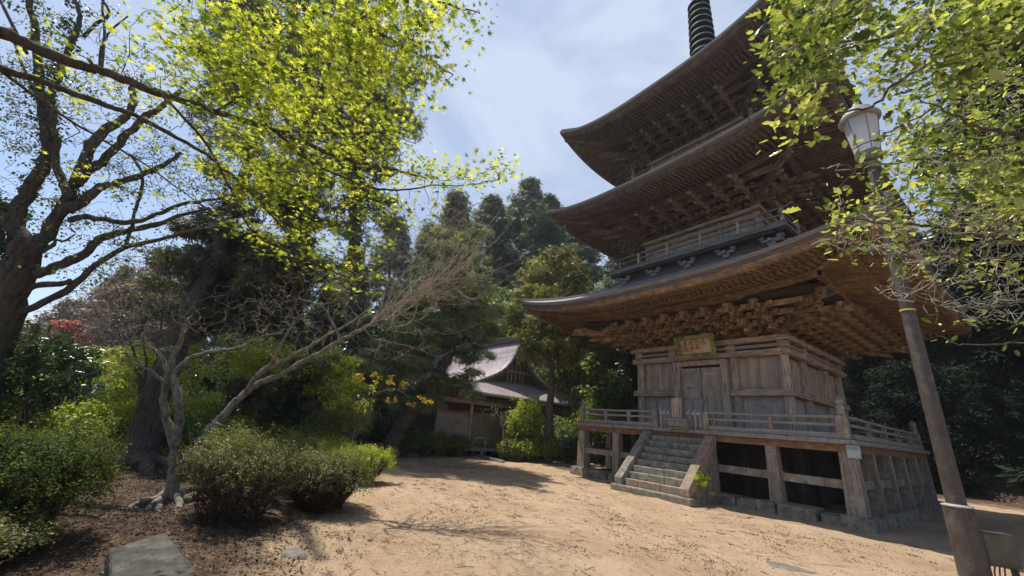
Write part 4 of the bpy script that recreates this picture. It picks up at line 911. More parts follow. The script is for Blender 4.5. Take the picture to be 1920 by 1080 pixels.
# ---- old broad tree at the left edge
def left_tree():
    b0 = base(-30, 7.2); r = empty('old_zelkova_tree', b0, 'old forking tree with thick mossy limbs and tiny spring leaves at the left edge', 'tree')
    t = Tree(); d = 7.0; _l = t.limb; t.limb = lambda P, a, b_, *k, **kw: _l(P, a*.64, b_*.7, *k, **kw)
    t.limb([b0-[0, 0, .3], at(-22, 700, d), at(5, 600, d), at(38, 500, d), at(62, 450, d)], .40, .30, 16, .02, .05)
    t.limb(poly([(40, 500), (30, 450), (36, 395), (56, 352), (82, 312), (89, 260), (78, 207), (72, 148), (68, 74), (50, -20)], d, d+.5), .20, .07, 14, .015)
    t.limb(poly([(0, 470), (-10, 420), (5, 390), (30, 400)], d, d+.2), .17, .15, 12)
    t.limb(poly([(-40, 300), (-20, 370), (10, 410), (40, 440), (60, 470)], d+.1, d), .10, .2, 12)
    t.limb(poly([(89, 255), (98, 215), (96, 178), (111, 141), (124, 108), (141, 67), (149, 30), (130, -20)], d+.3, d+.8), .12, .05, 10, .01)
    t.limb(poly([(55, 470), (92, 430), (124, 370), (150, 335), (178, 312), (207, 286), (250, 240), (293, 205), (340, 170)], d, d+1.), .18, .06, 14, .015)
    t.limb(poly([(136, 372), (116, 342), (104, 300), (107, 262), (95, 230)], d+.1, d+.3), .11, .06, 10, .01)
    t.limb(poly([(142, 345), (160, 300), (174, 267), (205, 240), (232, 222), (246, 200), (250, 160)], d+.2, d+.9), .16, .07, 10, .01)
    t.limb(poly([(126, 395), (159, 375), (185, 352), (215, 345), (259, 330), (304, 310), (340, 286)], d, d+1.), .14, .05, 10, .01)
    t.limb(poly([(128, 412), (160, 407), (190, 410), (247, 418), (293, 403), (333, 385), (393, 375), (450, 360)], d, d+1.2), .09, .035, 9, .01)
    t.limb(poly([(62, 515), (110, 499), (157, 477), (187, 448), (247, 430), (300, 420), (333, 405), (393, 390)], d, d+1.), .14, .04, 10, .01)
    t.limb(poly([(0, 592), (50, 580), (127, 543), (173, 503), (233, 465), (300, 450), (360, 432), (410, 424)], d-.1, d+1.), .11, .035, 10, .01)
    t.limb(poly([(28, 552), (70, 535), (115, 532), (135, 525)], d, d+.2), .09, .06, 8)
    t.limb(poly([(236, 462), (248, 420), (258, 380), (267, 345), (262, 315), (245, 290)], d+.5, d+.9), .05, .03, 8, .01)
    t.limb(poly([(82, 470), (100, 460), (105, 450), (120, 452), (140, 440)], d, d+.2), .05, .02, 7)
    t.limb(poly([(50, 100), (30, 60), (5, 10), (-10, -20)], d+.3, d+.5), .05, .03, 7); t.limb(poly([(80, 200), (45, 130), (20, 60)], d+.3, d+.8), .05, .02, 7)
    t.limb(poly([(156, 70), (180, 45), (205, 25), (185, -10)], d+.8, d+1), .05, .03, 7); t.limb(poly([(190, 125), (196, 60), (192, 10), (205, -30)], d+.6, d+1), .045, .02, 7)
    t.limb(poly([(165, 110), (185, 130), (190, 90), (205, 60), (240, 30)], d+.6, d+1), .05, .02, 7)
    E_ = [(150, 200, 160, 200), (60, 380, 90, 110, 7000), (250, 380, 160, 110), (180, 470, 150, 70), (320, 320, 120, 80), (240, 550, 110, 50, 4000), (60, 150, 70, 150)]
    T_ = ell(E_, 760, (6.3, 8.6)); t.twigs(T_, .10, .0040, .02, .010, 4); t.build(r, 'dark', 'dtwig')
    crown(clumps(T_[::2], .24, 15, .042, NR.uniform(.1, .9, len(T_[::2])), 'round', 'crown', .4, .5, .1, .2), r, 'zelkova')
    # moss and ivy tufts on the limbs
    i = NR.choice(160, 130); P = t.n[i]+NR.normal(0, .09, (130, 3)); link('ivy_tufts', clumps(P, .14, 34, .05, NR.uniform(0, .6, 130), 'round', 'ivy_tufts', .3, 1, .3), r, LM['camellia'])
left_tree()

# ---- maple reaching in from the left over the camera
def maple():
    b0 = np.array([1.6, -18.6, 0.]); r = empty('maple_tree', b0, 'maple with fresh yellow green leaves reaching in from the upper left', 'tree')
    t = Tree(); t.limb([b0-[0, 0, .3], b0+[.1, .1, 1.2], at(-420, 240, 2.6), at(-300, 60, 2.7)], .14, .07, 12, .01)
    t.limb([at(-420, 240, 2.6)]+poly([(-200, 10), (0, 61), (63, 89), (141, 119), (207, 139), (296, 174), (404, 209), (519, 246), (622, 289), (696, 309), (741, 319), (800, 335)], 2.7, 3.9), .05, .008, 8, .004)
    t.limb(poly([(519, 246), (559, 285), (600, 312), (637, 330), (696, 352), (756, 356), (807, 348), (870, 348), (937, 337)], 3.3, 4.0), .015, .004, 7, .004)
    t.limb([at(-420, 240, 2.6)]+poly([(-200, 60), (0, 128), (74, 152), (185, 193), (237, 211), (315, 248), (400, 300), (480, 370), (540, 440), (590, 490)], 3.0, 3.8), .035, .005, 8, .004)
    t.limb(poly([(0, 132), (80, 190), (170, 250), (260, 300), (330, 350), (400, 400)], 3.1, 3.9), .014, .004, 6, .004)
    t.limb([at(-300, 60, 2.7)]+poly([(-60, -100), (200, -90), (400, -40), (560, 10), (700, 60), (800, 110), (850, 140)], 2.5, 3.6), .03, .005, 7, .004)
    t.limb(poly([(400, -60), (600, -60), (740, -20), (840, 10), (900, 25)], 2.4, 3.2), .02, .004, 7, .004)
    t.limb(poly([(404, 209), (455, 178), (470, 165), (470, 130)], 3.2, 3.2), .010, .003, 5); t.limb(poly([(522, 246), (640, 250), (720, 250), (780, 270)], 3.3, 3.7), .010, .003, 5)
    t.limb(poly([(300, 176), (380, 260), (430, 350), (480, 440), (560, 480), (650, 520), (690, 545)], 3.0, 3.9), .012, .003, 6, .004)
    n_, f_ = (2.5, 3.4), (3.1, 4.3)
    E_ = [(560, 100, 170, 110, 17, n_), (700, 70, 120, 80, 11, n_), (815, 20, 90, 32, 4, n_), (800, 135, 55, 30, 2.2, n_), (600, 270, 170, 110, 17, f_), (490, 230, 140, 110, 13, f_), (420, 130, 120, 110, 10, n_), (330, 60, 110, 70, 5, n_), (690, 320, 120, 50, 6, f_), (800, 322, 80, 25, 3.2, f_), (885, 338, 50, 14, 1.2, f_), (940, 318, 20, 28, 1.2, f_),
          (500, 390, 110, 60, 9, f_), (470, 330, 120, 60, 7, f_), (560, 450, 90, 45, 5, f_), (720, 390, 100, 35, 3.5, f_), (640, 500, 70, 35, 2.6, f_), (700, 460, 45, 20, 1, f_), (680, 540, 40, 18, .8, f_), (240, 170, 130, 70, 3, f_), (120, 110, 110, 80, 1.2, f_), (640, 180, 140, 90, 9, f_), (740, 200, 80, 70, 4, f_), (330, 230, 90, 60, 2.5, f_), (250, 330, 120, 60, 1.0, f_), (790, 400, 40, 20, .6, f_)]
    T_ = ell(E_, 780, (2.5, 4)); t.twigs(T_, .07, .0020, .008, .006, 4, .05); t.build(r, 'dark', 'dtwig')
    K = len(T_); n = 14; c = np.repeat(T_, n, 0); off = NR.normal(0, .095, (K*n, 3))*[1, 1, .22]; nrm = NR.normal(0, .42, (K*n, 3))+[0, 0, 1]
    tint = np.repeat(NR.uniform(0, 1, K), n)+NR.normal(0, .2, K*n)
    crown(leaf_mesh('crown', c+off, nrm, (.044*(1+.34*NR.normal(size=K*n))).clip(.018, .085), 'maple', tint, off*[1, 1, 0]*9+NR.normal(0, .4, (K*n, 3))), r, 'maple')
maple()

# ---- twisted bare tree with long leaning limb
def bare_tree():
    b0 = gr(325, 935); r = empty('bare_twisted_tree', b0, 'pale barked leafless tree with twisted stems and long limbs leaning right', 'tree')
    t = Tree(); d = 6.5
    t.limb([b0-[0, 0, .1]]+poly([(324, 893), (328, 867), (326, 834), (315, 797), (306, 753), (311, 719), (322, 675), (341, 634), (350, 600)], d, d+.3), .085, .032, 12, .006, .06, flare=.6)
    t.limb(poly([(329, 838), (335, 790), (332, 738), (324, 702)], d+.05, d+.15), .07, .055, 10, .008)
    t.limb(poly([(318, 708), (348, 678), (378, 664), (407, 658), (452, 652), (481, 634), (530, 625)], d+.15, d+.7), .05, .012, 9, .008)
    t.limb(poly([(315, 700), (300, 665), (270, 648), (240, 645), (205, 620)], d+.1, d), .035, .010, 8, .008)
    t.limb(poly([(312, 725), (290, 700), (260, 685), (225, 672)], d+.1, d-.3), .03, .008, 7, .008)
    t.limb(poly([(325, 890), (348, 867), (367, 845), (388, 812), (402, 795), (420, 778), (440, 755), (459, 738), (480, 722), (513, 707), (560, 683), (607, 657), (640, 637), (683, 615), (705, 600), (720, 580), (767, 558), (817, 527), (867, 510), (927, 480)], d, d+1.8), .085, .006, 12, .010, .07)
    t.limb(poly([(462, 735), (480, 707), (520, 682), (567, 657), (617, 627), (653, 607), (700, 573)], d+.5, d+1.3), .048, .014, 9, .008)
    t.limb(poly([(480, 707), (510, 680), (530, 640), (548, 610), (560, 590)], d+.5, d+.7), .04, .012, 8, .01)
    t.limb(poly([(712, 588), (710, 560), (687, 520), (683, 483), (690, 440)], d+1.3, d+1.4), .03, .010, 8, .008)
    t.limb(poly([(720, 580), (735, 540), (767, 503), (800, 463), (833, 423), (863, 400), (900, 380)], d+1.3, d+1.9), .028, .007, 8, .008)
    t.limb(poly([(640, 637), (620, 600), (605, 575), (560, 560)], d+1., d+1.1), .025, .010, 7, .008)
    t.limb(poly([(767, 558), (800, 560), (850, 555), (900, 560), (930, 545)], d+1.4, d+1.9), .014, .004, 6, .008); t.limb(poly([(720, 640), (770, 650), (820, 668), (850, 655)], d+1.1, d+1.5), .010, .003, 6, .008); t.limb(poly([(683, 617), (700, 635), (730, 640)], d+1.1, d+1.2), .014, .009, 6)
    E_ = [(620, 560, 150, 60, 12), (790, 480, 110, 60, 16), (860, 450, 70, 60, 14), (520, 610, 110, 50, 8), (850, 540, 80, 40, 5), (700, 640, 110, 40, 5), (640, 500, 110, 40, 5), (450, 580, 110, 60, 5), (280, 600, 100, 70, 5), (230, 660, 60, 40, 2), (860, 390, 50, 35, 2), (760, 420, 60, 50, 3)]
    L0 = np.array([at(a, b_, d+1.0+.8*i/6) for i, (a, b_) in enumerate(((690, 612), (720, 582), (745, 570), (767, 558), (790, 545), (817, 527), (850, 515)))])
    for q in range(120):
        f = NR.random()*5.99; i = int(f); a = L0[i]*(1-f+i)+L0[i+1]*(f-i); g_ = NR.normal(.55, .5); ln = NR.uniform(50, 230)*NR.random()**.4; x_, y_ = 700+22*f+ln*math.cos(g_), 600-14*f-ln*math.sin(g_)
        e_ = at(x_, y_, d+1.4+NR.uniform(-.7, 1.8)); v = e_-a; l_ = np.linalg.norm(v); P = smooth([a, a+v*.33+NR.normal(0, .07*l_, 3)-[0, 0, .06*l_], a+v*.66+NR.normal(0, .06*l_, 3)-[0, 0, .05*l_], e_+[0, 0, .06*l_]], 3)
        t.tw.tube(P, list(np.linspace(.0075, .002, len(P))), 4, cap=False); t._add(P, .004)
    T_ = ell(E_, 1700, (6.4, 8.6)); t.twigs(T_, .08, .0026, .012, .008, 4, .03); t.build(r, 'grey', 'twig')
    # surface roots
    for q, pts in enumerate(([(318, 915), (300, 945), (296, 968), (312, 962)], [(322, 925), (285, 935), (255, 945), (235, 955)], [(335, 925), (350, 935), (362, 930), (390, 938)], [(322, 925), (280, 950), (262, 968)], [(325, 920), (335, 950), (318, 975), (300, 985)])):
        P = [gr(*p, .02) for p in pts]; P[0][2] = .08; P[1][2] = .01; P[-1][2] = -.06
        mb = MB(); S_ = smooth(P, 5, .008); mb.tube(S_, list(np.linspace(.06, .02, len(S_))), 9); mb.build('root', BK['grey'], r, smooth=True)
bare_tree()
b = MB(); P = smooth([gr(352, 938, .05), gr(365, 932, .09), gr(388, 936, .07)], 5, .005); b.tube(P, list(np.linspace(.09, .05, len(P))), 10); tag(b.build('fallen_log', BK['grey'], None, smooth=True), 'short pale mossy log lying on dark soil right of the tree roots', 'log')

# ---- holly at the right
def holly():
    b0 = np.array([8.9, -13.4, 0.]); r = empty('holly_tree', b0, 'spiny leaved evergreen with backlit glossy leaves filling the upper right', 'tree')
    t = Tree(); t.limb([b0-[0, 0, .3], b0+[-.1, -.1, 1.], at(2250, 500, 2.5), at(2200, 200, 2.4), at(2150, -100, 2.4)], .13, .06, 12, .01)
    for pts, a, b_, r0 in (([(2200, 60), (2050, 10), (1920, 20), (1730, 47), (1647, 73), (1553, 97), (1447, 108)], 2.3, 1.7, .012), ([(2200, 120), (1900, 40), (1800, 73), (1740, 117), (1680, 160), (1633, 200), (1567, 213), (1503, 227)], 2.4, 1.8, .013),
                           ([(2200, 260), (2050, 290), (1903, 253), (1847, 243), (1780, 213), (1720, 180)], 2.2, 2.1, .016), ([(2200, 280), (1920, 270), (1800, 290), (1713, 300), (1600, 312), (1560, 310)], 2.3, 2.0, .009),
                           ([(2240, 500), (2050, 480), (1920, 458), (1859, 443), (1815, 439), (1744, 425), (1693, 418), (1619, 416), (1530, 390)], 2.5, 2.1, .018), ([(1880, 452), (1856, 452), (1803, 470), (1750, 478), (1673, 467), (1590, 459), (1520, 460)], 2.4, 2.1, .009),
                           ([(2240, 500), (2050, 560), (1920, 567), (1856, 576), (1791, 576), (1738, 570), (1687, 550), (1670, 535)], 2.5, 2.1, .009), ([(2240, 520), (2050, 630), (1920, 642), (1825, 647), (1759, 630)], 2.5, 2.2, .007),
                           ([(2150, -60), (1950, -60), (1800, -40), (1650, -20), (1500, 20), (1450, 40)], 2.3, 1.8, .012), ([(2200, 200), (2000, 150), (1850, 150), (1700, 230), (1600, 280)], 2.5, 2.2, .010)):
        t.limb(poly(pts, a, b_), r0, .0028, 7, .006)
    n_ = (1.5, 2.2); m_ = (2.0, 3.7)
    E_ = [(1520, 50, 75, 60, 9, n_), (1560, 20, 110, 40, 6, n_), (1520, 110, 70, 35, 5, n_), (1500, 165, 40, 30, 2.0, n_), (1650, 60, 120, 60, 10, m_), (1800, 60, 130, 70, 14, n_), (1860, 20, 80, 50, 5, n_), (1700, 150, 110, 50, 7, m_), (1840, 160, 100, 80, 12, m_), (1580, 240, 70, 22, 3, n_), (1490, 235, 30, 15, .7, n_),
          (1680, 260, 70, 45, 5, m_), (1800, 270, 130, 70, 16, m_), (1880, 340, 60, 70, 8, m_), (1760, 350, 120, 45, 9, m_), (1650, 320, 60, 20, 2, n_), (1640, 415, 90, 25, 2.4, m_), (1560, 385, 35, 15, .8, n_), (1700, 400, 90, 30, 2.6, m_), (1840, 420, 90, 40, 5, m_), (1600, 470, 50, 22, 1.5, m_), (1730, 505, 40, 18, .8, m_), (1870, 510, 60, 30, 1.4, m_), (1765, 610, 30, 12, .35, m_), (1880, 600, 40, 14, .5, m_)]
    T_ = ell(E_, 840, (1.6, 3.)); T_ = clear(T_, [(1608, 245, 66), (1640, 340, 34), (1655, 420, 26), (1672, 480, 26)])
    t.twigs(T_, .10, .0016, .006, .006, 4, .04)
    X_ = ell([(1800, 470, 130, 70), (1850, 560, 90, 50), (1700, 460, 90, 50), (1850, 350, 90, 80), (1700, 540, 60, 25), (1620, 440, 70, 30)], 520, (1.9, 3.)); t.twigs(X_, .12, .0015, .006, .006, 4, .05)
    t.build(r, 'brown', 'whitetwig')
    K = len(T_); n = 8; c = np.repeat(T_, n, 0); off = NR.normal(0, .055, (K*n, 3)); nrm = NR.normal(0, .55, (K*n, 3))+[0, 0, .9]
    tint = np.repeat(NR.uniform(0, .95, K), n)+NR.normal(0, .22, K*n)
    crown(leaf_mesh('crown', c+off, nrm, (.040*(1+.38*NR.normal(size=K*n))).clip(.016, .08), 'holly', tint, off*14+NR.normal(0, .4, (K*n, 3))), r, 'holly')
    Y = ell(E_, 6, (1.8, 2.8)); link('yellowed_leaves', clumps(Y, .04, 2, .06, .5, 'holly', 'yellowed_leaves'), r, LM['yellow'])
holly()

# ---- leaning pine before the hall
def pine():
    b0 = base(738, 15.0); b0 = np.array([b0[0], b0[1], 0]); r = empty('leaning_pine', b0, 'leaning pine with layered needle pads before the left part of the hall roof', 'tree')
    t = Tree(); t.limb([b0-[0, 0, .3]]+poly([(742, 815), (768, 775), (795, 752), (812, 715), (828, 690), (848, 645), (850, 600), (860, 540), (872, 480), (880, 430)], 14.9, 15.8), .34, .06, 14, .03, .06)
    E_ = [(880, 460, 40, 50, 3), (850, 520, 65, 45, 6), (900, 560, 45, 40, 4), (800, 570, 75, 35, 5), (870, 620, 70, 30, 5), (770, 630, 75, 35, 6), (730, 680, 60, 30, 4), (800, 670, 50, 22, 3), (890, 665, 40, 16, 2), (850, 715, 55, 16, 2), (760, 725, 60, 24, 3), (820, 450, 35, 30, 1.5), (800, 755, 40, 14, 1.4), (870, 745, 32, 9, .8), (740, 760, 40, 20, 1.4), (880, 700, 22, 8, .6)]
    T_ = ell(E_, 380, (14.2, 17.2)); t.twigs(T_, .07, .008, .06, .012, 4, .05); t.build(r, 'dark', 'dark')
    crown(clumps(T_, NR.uniform(.25, .45, len(T_)), 130, .17, NR.uniform(.0, .9, len(T_)), 'needle', 'crown', .5, .38, .1, .18), r, 'pine')
pine()

# ---- generic trees for the wood behind
def make_tree(kind, seed, H, Rb, h0, lm, bark, name, nc, nl, ls, tmpl='spray', tint=(.1, .9)):
    """local-space tree at the origin"""
    global NR; NR = np.random.default_rng(seed); g = NR
    e = empty(name, (0, 0, 0), None, None); t = Tree(); lean = g.normal(0, .02, 2)*H
    t.limb([(0, 0, -.5), (lean[0]*.2, lean[1]*.2, H*.3), (lean[0]*.6, lean[1]*.6, H*.65), (lean[0], lean[1], H*.97)], H*.016+.06, .03, 8, .02)
    hs = h0+(H-h0)*g.random(nc)**(.85); f = (hs-h0)/(H-h0)
    g.shuffle(hs); f = (hs-h0)/(H-h0); gap = .5+.5*np.sin(f*31+seed)
    if kind == 'cone': rr = Rb*(1-f**1.3)*(.75+.5*g.random(nc))+.15
    elif kind == 'column': rr = Rb*np.clip(1.15*(1-f**3), .12, 1)*(.55+.6*g.random(nc))
    else: rr = Rb*np.sqrt(np.clip(1-(2*f-.9)**2/1.25, .03, 1))*(.55+.5*g.random(nc))
    a = g.random(nc)*2*math.pi; q = g.random(nc)**.4
    a = a+.35*np.sin(3*a+seed)
    T_ = np.stack([rr*q*np.cos(a)+lean[0]*f, rr*q*np.sin(a)+lean[1]*f, hs], -1)
    t.twigs(T_, .04, .02, .12, .012, 3, -.06 if kind != 'round' else .04, 3); t.build(e, bark)
    cr_ = Rb*(.135 if kind != 'round' else .24)*(.5+1.0*g.random(nc))
    crown(clumps(T_, cr_, nl, ls, g.uniform(*tint, nc), tmpl, 'crown', .35, .6, .15, .14, -.35 if kind != 'round' else None), e, lm)
    return e
def place(src, x, y, label, cat, group=None, s=1., rz=0., z=None, first=set()):
    o = src if src.name not in first else copy_tree(src); first.add(src.name)
    o.location = (x, y, float(gz(x, y)) if z is None else z); o.scale = (s, s, s); o.rotation_euler = (0, 0, rz); tag(o, label, cat, group); return o
ced1 = make_tree('column', 11, 27, 4.8, 3.5, 'cedar', 'dark', 'cedar_tree', 620, 46, .42)
ced2 = make_tree('column', 12, 24, 4.4, 3, 'cedar', 'dark', 'cedar_tree', 560, 46, .42)
con1 = make_tree('cone', 13, 19, 4.5, 1.5, 'cedar', 'dark', 'fir_tree', 480, 50, .36)
bro1 = make_tree('round', 14, 13, 4.2, 2.5, 'broad', 'brown', 'evergreen_oak', 190, 120, .34, 'round')
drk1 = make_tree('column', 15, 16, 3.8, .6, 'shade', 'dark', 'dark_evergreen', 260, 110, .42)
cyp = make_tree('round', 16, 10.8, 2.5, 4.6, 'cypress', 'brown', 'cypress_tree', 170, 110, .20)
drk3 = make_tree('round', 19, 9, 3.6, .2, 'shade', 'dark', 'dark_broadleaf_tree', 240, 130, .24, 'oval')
drk2 = make_tree('round', 17, 9, 3.4, .4, 'camellia', 'brown', 'dark_broadleaf_tree', 190, 120, .26, 'oval')
far1 = make_tree('round', 18, 11, 4.0, 3, 'pinkbl', 'brown', 'budding_tree', 150, 90, .28, 'round')
def top_h(px, py, t): return at(px, py, t)[2]
CG = 'cedars standing behind the hall'
used = {}
def wood(src, H0, px, top, t, lab, cat, grp, rz=0):
    p = at(px, top, t); s = (p[2]-float(gz(p[0], p[1])))/(H0*.99); return place(src, p[0], p[1], lab, cat, grp, s, rz)
wood(ced1, 27, 985, 338, 44, 'tallest cedar with a ragged crown directly behind the hall ridge', 'cedar', CG, 0)
wood(ced2, 24, 925, 372, 42, 'cedar standing just left of the tallest one behind the hall', 'cedar', CG, 1)
wood(ced1, 27, 1042, 372, 47, 'cedar touching the tip of the middle pagoda roof', 'cedar', CG, 2)
wood(ced2, 24, 1090, 430, 42, 'cedar partly hidden behind the lowest roof tip of the pagoda', 'cedar', CG, 3)
wood(con1, 19, 872, 385, 38, 'pointed fir behind the crown of the leaning pine', 'fir tree', CG, 0)
wood(con1, 19, 1140, 455, 36, 'fir close against the left end of the pagoda balcony', 'fir tree', CG, 2)
wood(ced1, 27, 810, 432, 52, 'distant cedar left of the pointed fir', 'cedar', CG, 4)
wood(ced2, 24, 745, 425, 54, 'distant cedar above the bare branches left of the pine', 'cedar', CG, 5)
wood(con1, 19, 690, 470, 46, 'distant fir seen through the bare branches', 'fir tree', CG, 5)
wood(ced2, 24, 1190, 470, 40, 'cedar behind the left columns of the pagoda', 'cedar', CG, 1.5)
wood(bro1, 13, 960, 560, 33, 'rounded evergreen directly behind the hall gable', 'evergreen tree', 'evergreens behind the hall', 0)
wood(bro1, 13, 1085, 590, 27, 'rounded green tree under the lowest pagoda roof tip', 'evergreen tree', 'evergreens behind the hall', 2)
wood(bro1, 13, 1165, 600, 24, 'bright green tree right beside the left wall of the pagoda', 'evergreen tree', 'evergreens behind the hall', 4)
wood(drk2, 9, 1195, 660, 21, 'dark leafy tree touching the left column of the pagoda', 'evergreen tree', 'evergreens behind the hall', 1)
wood(drk2, 9, 720, 600, 27, 'dark tree in the shade left of the hall', 'evergreen tree', 'evergreens behind the hall', 3)
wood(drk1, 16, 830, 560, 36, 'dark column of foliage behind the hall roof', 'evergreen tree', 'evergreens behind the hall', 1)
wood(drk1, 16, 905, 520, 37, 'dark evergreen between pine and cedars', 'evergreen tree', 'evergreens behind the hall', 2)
wood(cyp, 10.8, 1045, 476, 22, 'yellowish cypress with a bare lower trunk right of the hall', 'cypress', None, 0)
# dark wood on the right behind the pagoda
RG = 'trees of the dark wood right of the pagoda'
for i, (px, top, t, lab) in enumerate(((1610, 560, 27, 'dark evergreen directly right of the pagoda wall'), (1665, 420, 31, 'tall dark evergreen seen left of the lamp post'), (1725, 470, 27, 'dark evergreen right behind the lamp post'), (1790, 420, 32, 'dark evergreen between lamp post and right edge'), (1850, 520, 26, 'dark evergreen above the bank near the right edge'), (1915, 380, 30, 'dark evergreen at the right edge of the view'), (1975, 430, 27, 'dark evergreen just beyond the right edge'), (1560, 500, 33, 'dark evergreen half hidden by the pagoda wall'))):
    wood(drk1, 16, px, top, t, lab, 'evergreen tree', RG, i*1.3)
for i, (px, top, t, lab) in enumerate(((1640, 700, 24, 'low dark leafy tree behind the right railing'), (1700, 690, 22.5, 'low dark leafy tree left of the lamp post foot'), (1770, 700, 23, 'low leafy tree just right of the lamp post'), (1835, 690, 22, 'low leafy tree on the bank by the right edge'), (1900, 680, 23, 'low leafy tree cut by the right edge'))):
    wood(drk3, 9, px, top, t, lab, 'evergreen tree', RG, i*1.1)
# left background
LG = 'background trees left of the garden'
for i, (src, H0, px, top, t, lab) in enumerate(((bro1, 13, -40, 560, 30, 'green tree at the far left edge of the garden'), (far1, 11, 60, 612, 34, 'pinkish budding tree low behind the left shrubs'), (far1, 11, 150, 575, 36, 'budding tree under the old left tree'), (con1, 19, 215, 500, 40, 'distant fir left of the big conifer'), (con1, 19, 290, 540, 34, 'distant fir behind the leaning trunk'), (far1, 11, 300, 520, 27, 'greyish budding tree beside the leaning trunk'), (con1, 19, 390, 470, 45, 'fir hidden behind the big conifer'), (ced2, 24, 480, 440, 50, 'cedar behind the upright conifer'), (ced1, 27, 570, 450, 50, 'cedar behind the long bare limb'), (bro1, 13, 640, 560, 30, 'green tree behind the bare limb'), (bro1, 13, 540, 610, 27, 'green tree low behind the upright conifer'), (drk2, 9, 420, 660, 20, 'dark tree in the garden shade'), (ced2, 24, -90, 230, 30, 'tall evergreen cut by the left edge of the view'))):
    wood(src, H0, px, top, t, lab, 'background tree', LG, i*.9)
p = at(140, 605, 26); rt = make_tree('round', 31, 5.6, 1.7, 2.2, 'redleaf', 'brown', 'red_leaved_tree', 60, 70, .16, 'round'); place(rt, p[0], p[1], 'small tree with red leaves far behind the left shrubs', 'tree', None, (top_h(140, 605, 26))/5.6)
NR = np.random.default_rng(99)
# slender trunks right of the hall
b0 = base(1137, 23.); st_ = empty('slender_tree', b0, 'slender straight dark trunk between hall and pagoda', 'tree'); t_ = Tree(); t_.limb([b0-[0, 0, .3], b0+[.05, 0, 5], b0+[0, .1, 11]], .11, .06, 8, .01)
T_ = b0+np.stack([NR.normal(0, .9, 40), NR.normal(0, .9, 40), NR.uniform(5, 11, 40)], -1); t_.twigs(T_, .05, .01, .04); t_.build(st_, 'dark'); crown(clumps(T_, .5, 90, .2, NR.uniform(.1, .9, 40), 'spray', 'crown'), st_, 'cedar')

# ---- small dark tree and leafy sapling in the garden
def small_tree(name, px, t, tops, E_, n, lm, nl, ls, rad, tmpl, lab, r0=.07, dep=None, bark='dark', cat='tree', up=.4, flat=.6, grp=None):
    b0 = base(px, t); r = empty(name, b0, lab, cat, grp); q = Tree(); q.limb([b0-[0, 0, .2]]+[at(a, b_, t) for a, b_ in tops], r0, r0*.35, 9, .01)
    T_ = ell(E_, n, dep or (t-.8, t+.8)); q.twigs(T_, .07, .004, r0*.5, .012, 4); q.build(r, bark); crown(clumps(T_, rad, nl, ls, NR.uniform(.1, .9, n), tmpl, 'crown', up, flat, .1, .18), r, lm); return r
small_tree('young_fir', 550, 12.5, [(552, 820), (560, 770), (575, 720), (588, 680)], [(530, 740, 70, 40), (570, 700, 45, 30), (470, 745, 40, 40, 900)], 90, 'darkcon', 150, .13, .33, 'spray', 'young dark fir with spreading boughs below the long bare limb', .10)
small_tree('rhododendron', 668, 10.6, [(668, 800), (680, 760), (730, 730), (770, 745)], [(705, 712, 30, 18, 3), (670, 705, 20, 12, 1.0), (785, 755, 24, 9, 2.0), (750, 720, 24, 10, 1.0), (735, 745, 30, 8, .7)], 24, 'yellow', 16, .085, .08, 'oval', 'shrub with rosettes of yellow leaves in front of the pine', .03, (10, 11), 'brown', 'shrub')
small_tree('camellia', 40, 7.6, [(40, 800), (50, 720), (70, 660)], [(40, 660, 90, 50), (90, 710, 90, 50), (0, 720, 70, 60), (140, 680, 50, 30)], 170, 'camellia', 80, .09, .24, 'oval', 'dark glossy camellia at the foot of the old left tree', .06, (6.9, 8.6), 'dark', 'shrub')
small_tree('garden_tree', 230, 13, [(228, 800), (240, 740), (255, 690)], [(230, 690, 110, 50), (150, 740, 110, 50), (260, 760, 90, 50)], 130, 'pale', 90, .10, .36, 'round', 'loose pale green small tree left of the leaning trunk', .06, (12, 14.5), 'brown')
small_tree('garden_tree', 500, 14.5, [(498, 800), (505, 740), (520, 690)], [(500, 690, 90, 50), (430, 720, 60, 50), (600, 700, 60, 50)], 110, 'pale', 80, .10, .36, 'round', 'pale yellow green small tree behind the rising bare limb', .06, (14, 16), 'brown')
small_tree('garden_tree', 660, 15.5, [(655, 800), (650, 760), (660, 700)], [(650, 700, 50, 30, 2), (620, 740, 60, 30, 2), (700, 690, 50, 25, 1)], 60, 'azbright', 60, .10, .34, 'round', 'small tree with bright leaves left of the yellow rosettes', .05, (15, 17), 'brown')
# bare white shrub before the hall
b0 = base(945, 18.6); ws = empty('bare_white_shrub', b0, 'small leafless pale shrub against the hall boards', 'shrub'); t_ = Tree(); t_.limb([b0]+[at(a, b_, 18.4) for a, b_ in ((944, 820), (940, 790), (930, 772))], .05, .02, 7, .01)
t_.twigs(ell([(925, 772, 28, 14), (945, 785, 20, 20)], 70, (18, 18.9)), .12, .007, .02, .01, 3); t_.build(ws, 'twig', 'twig')

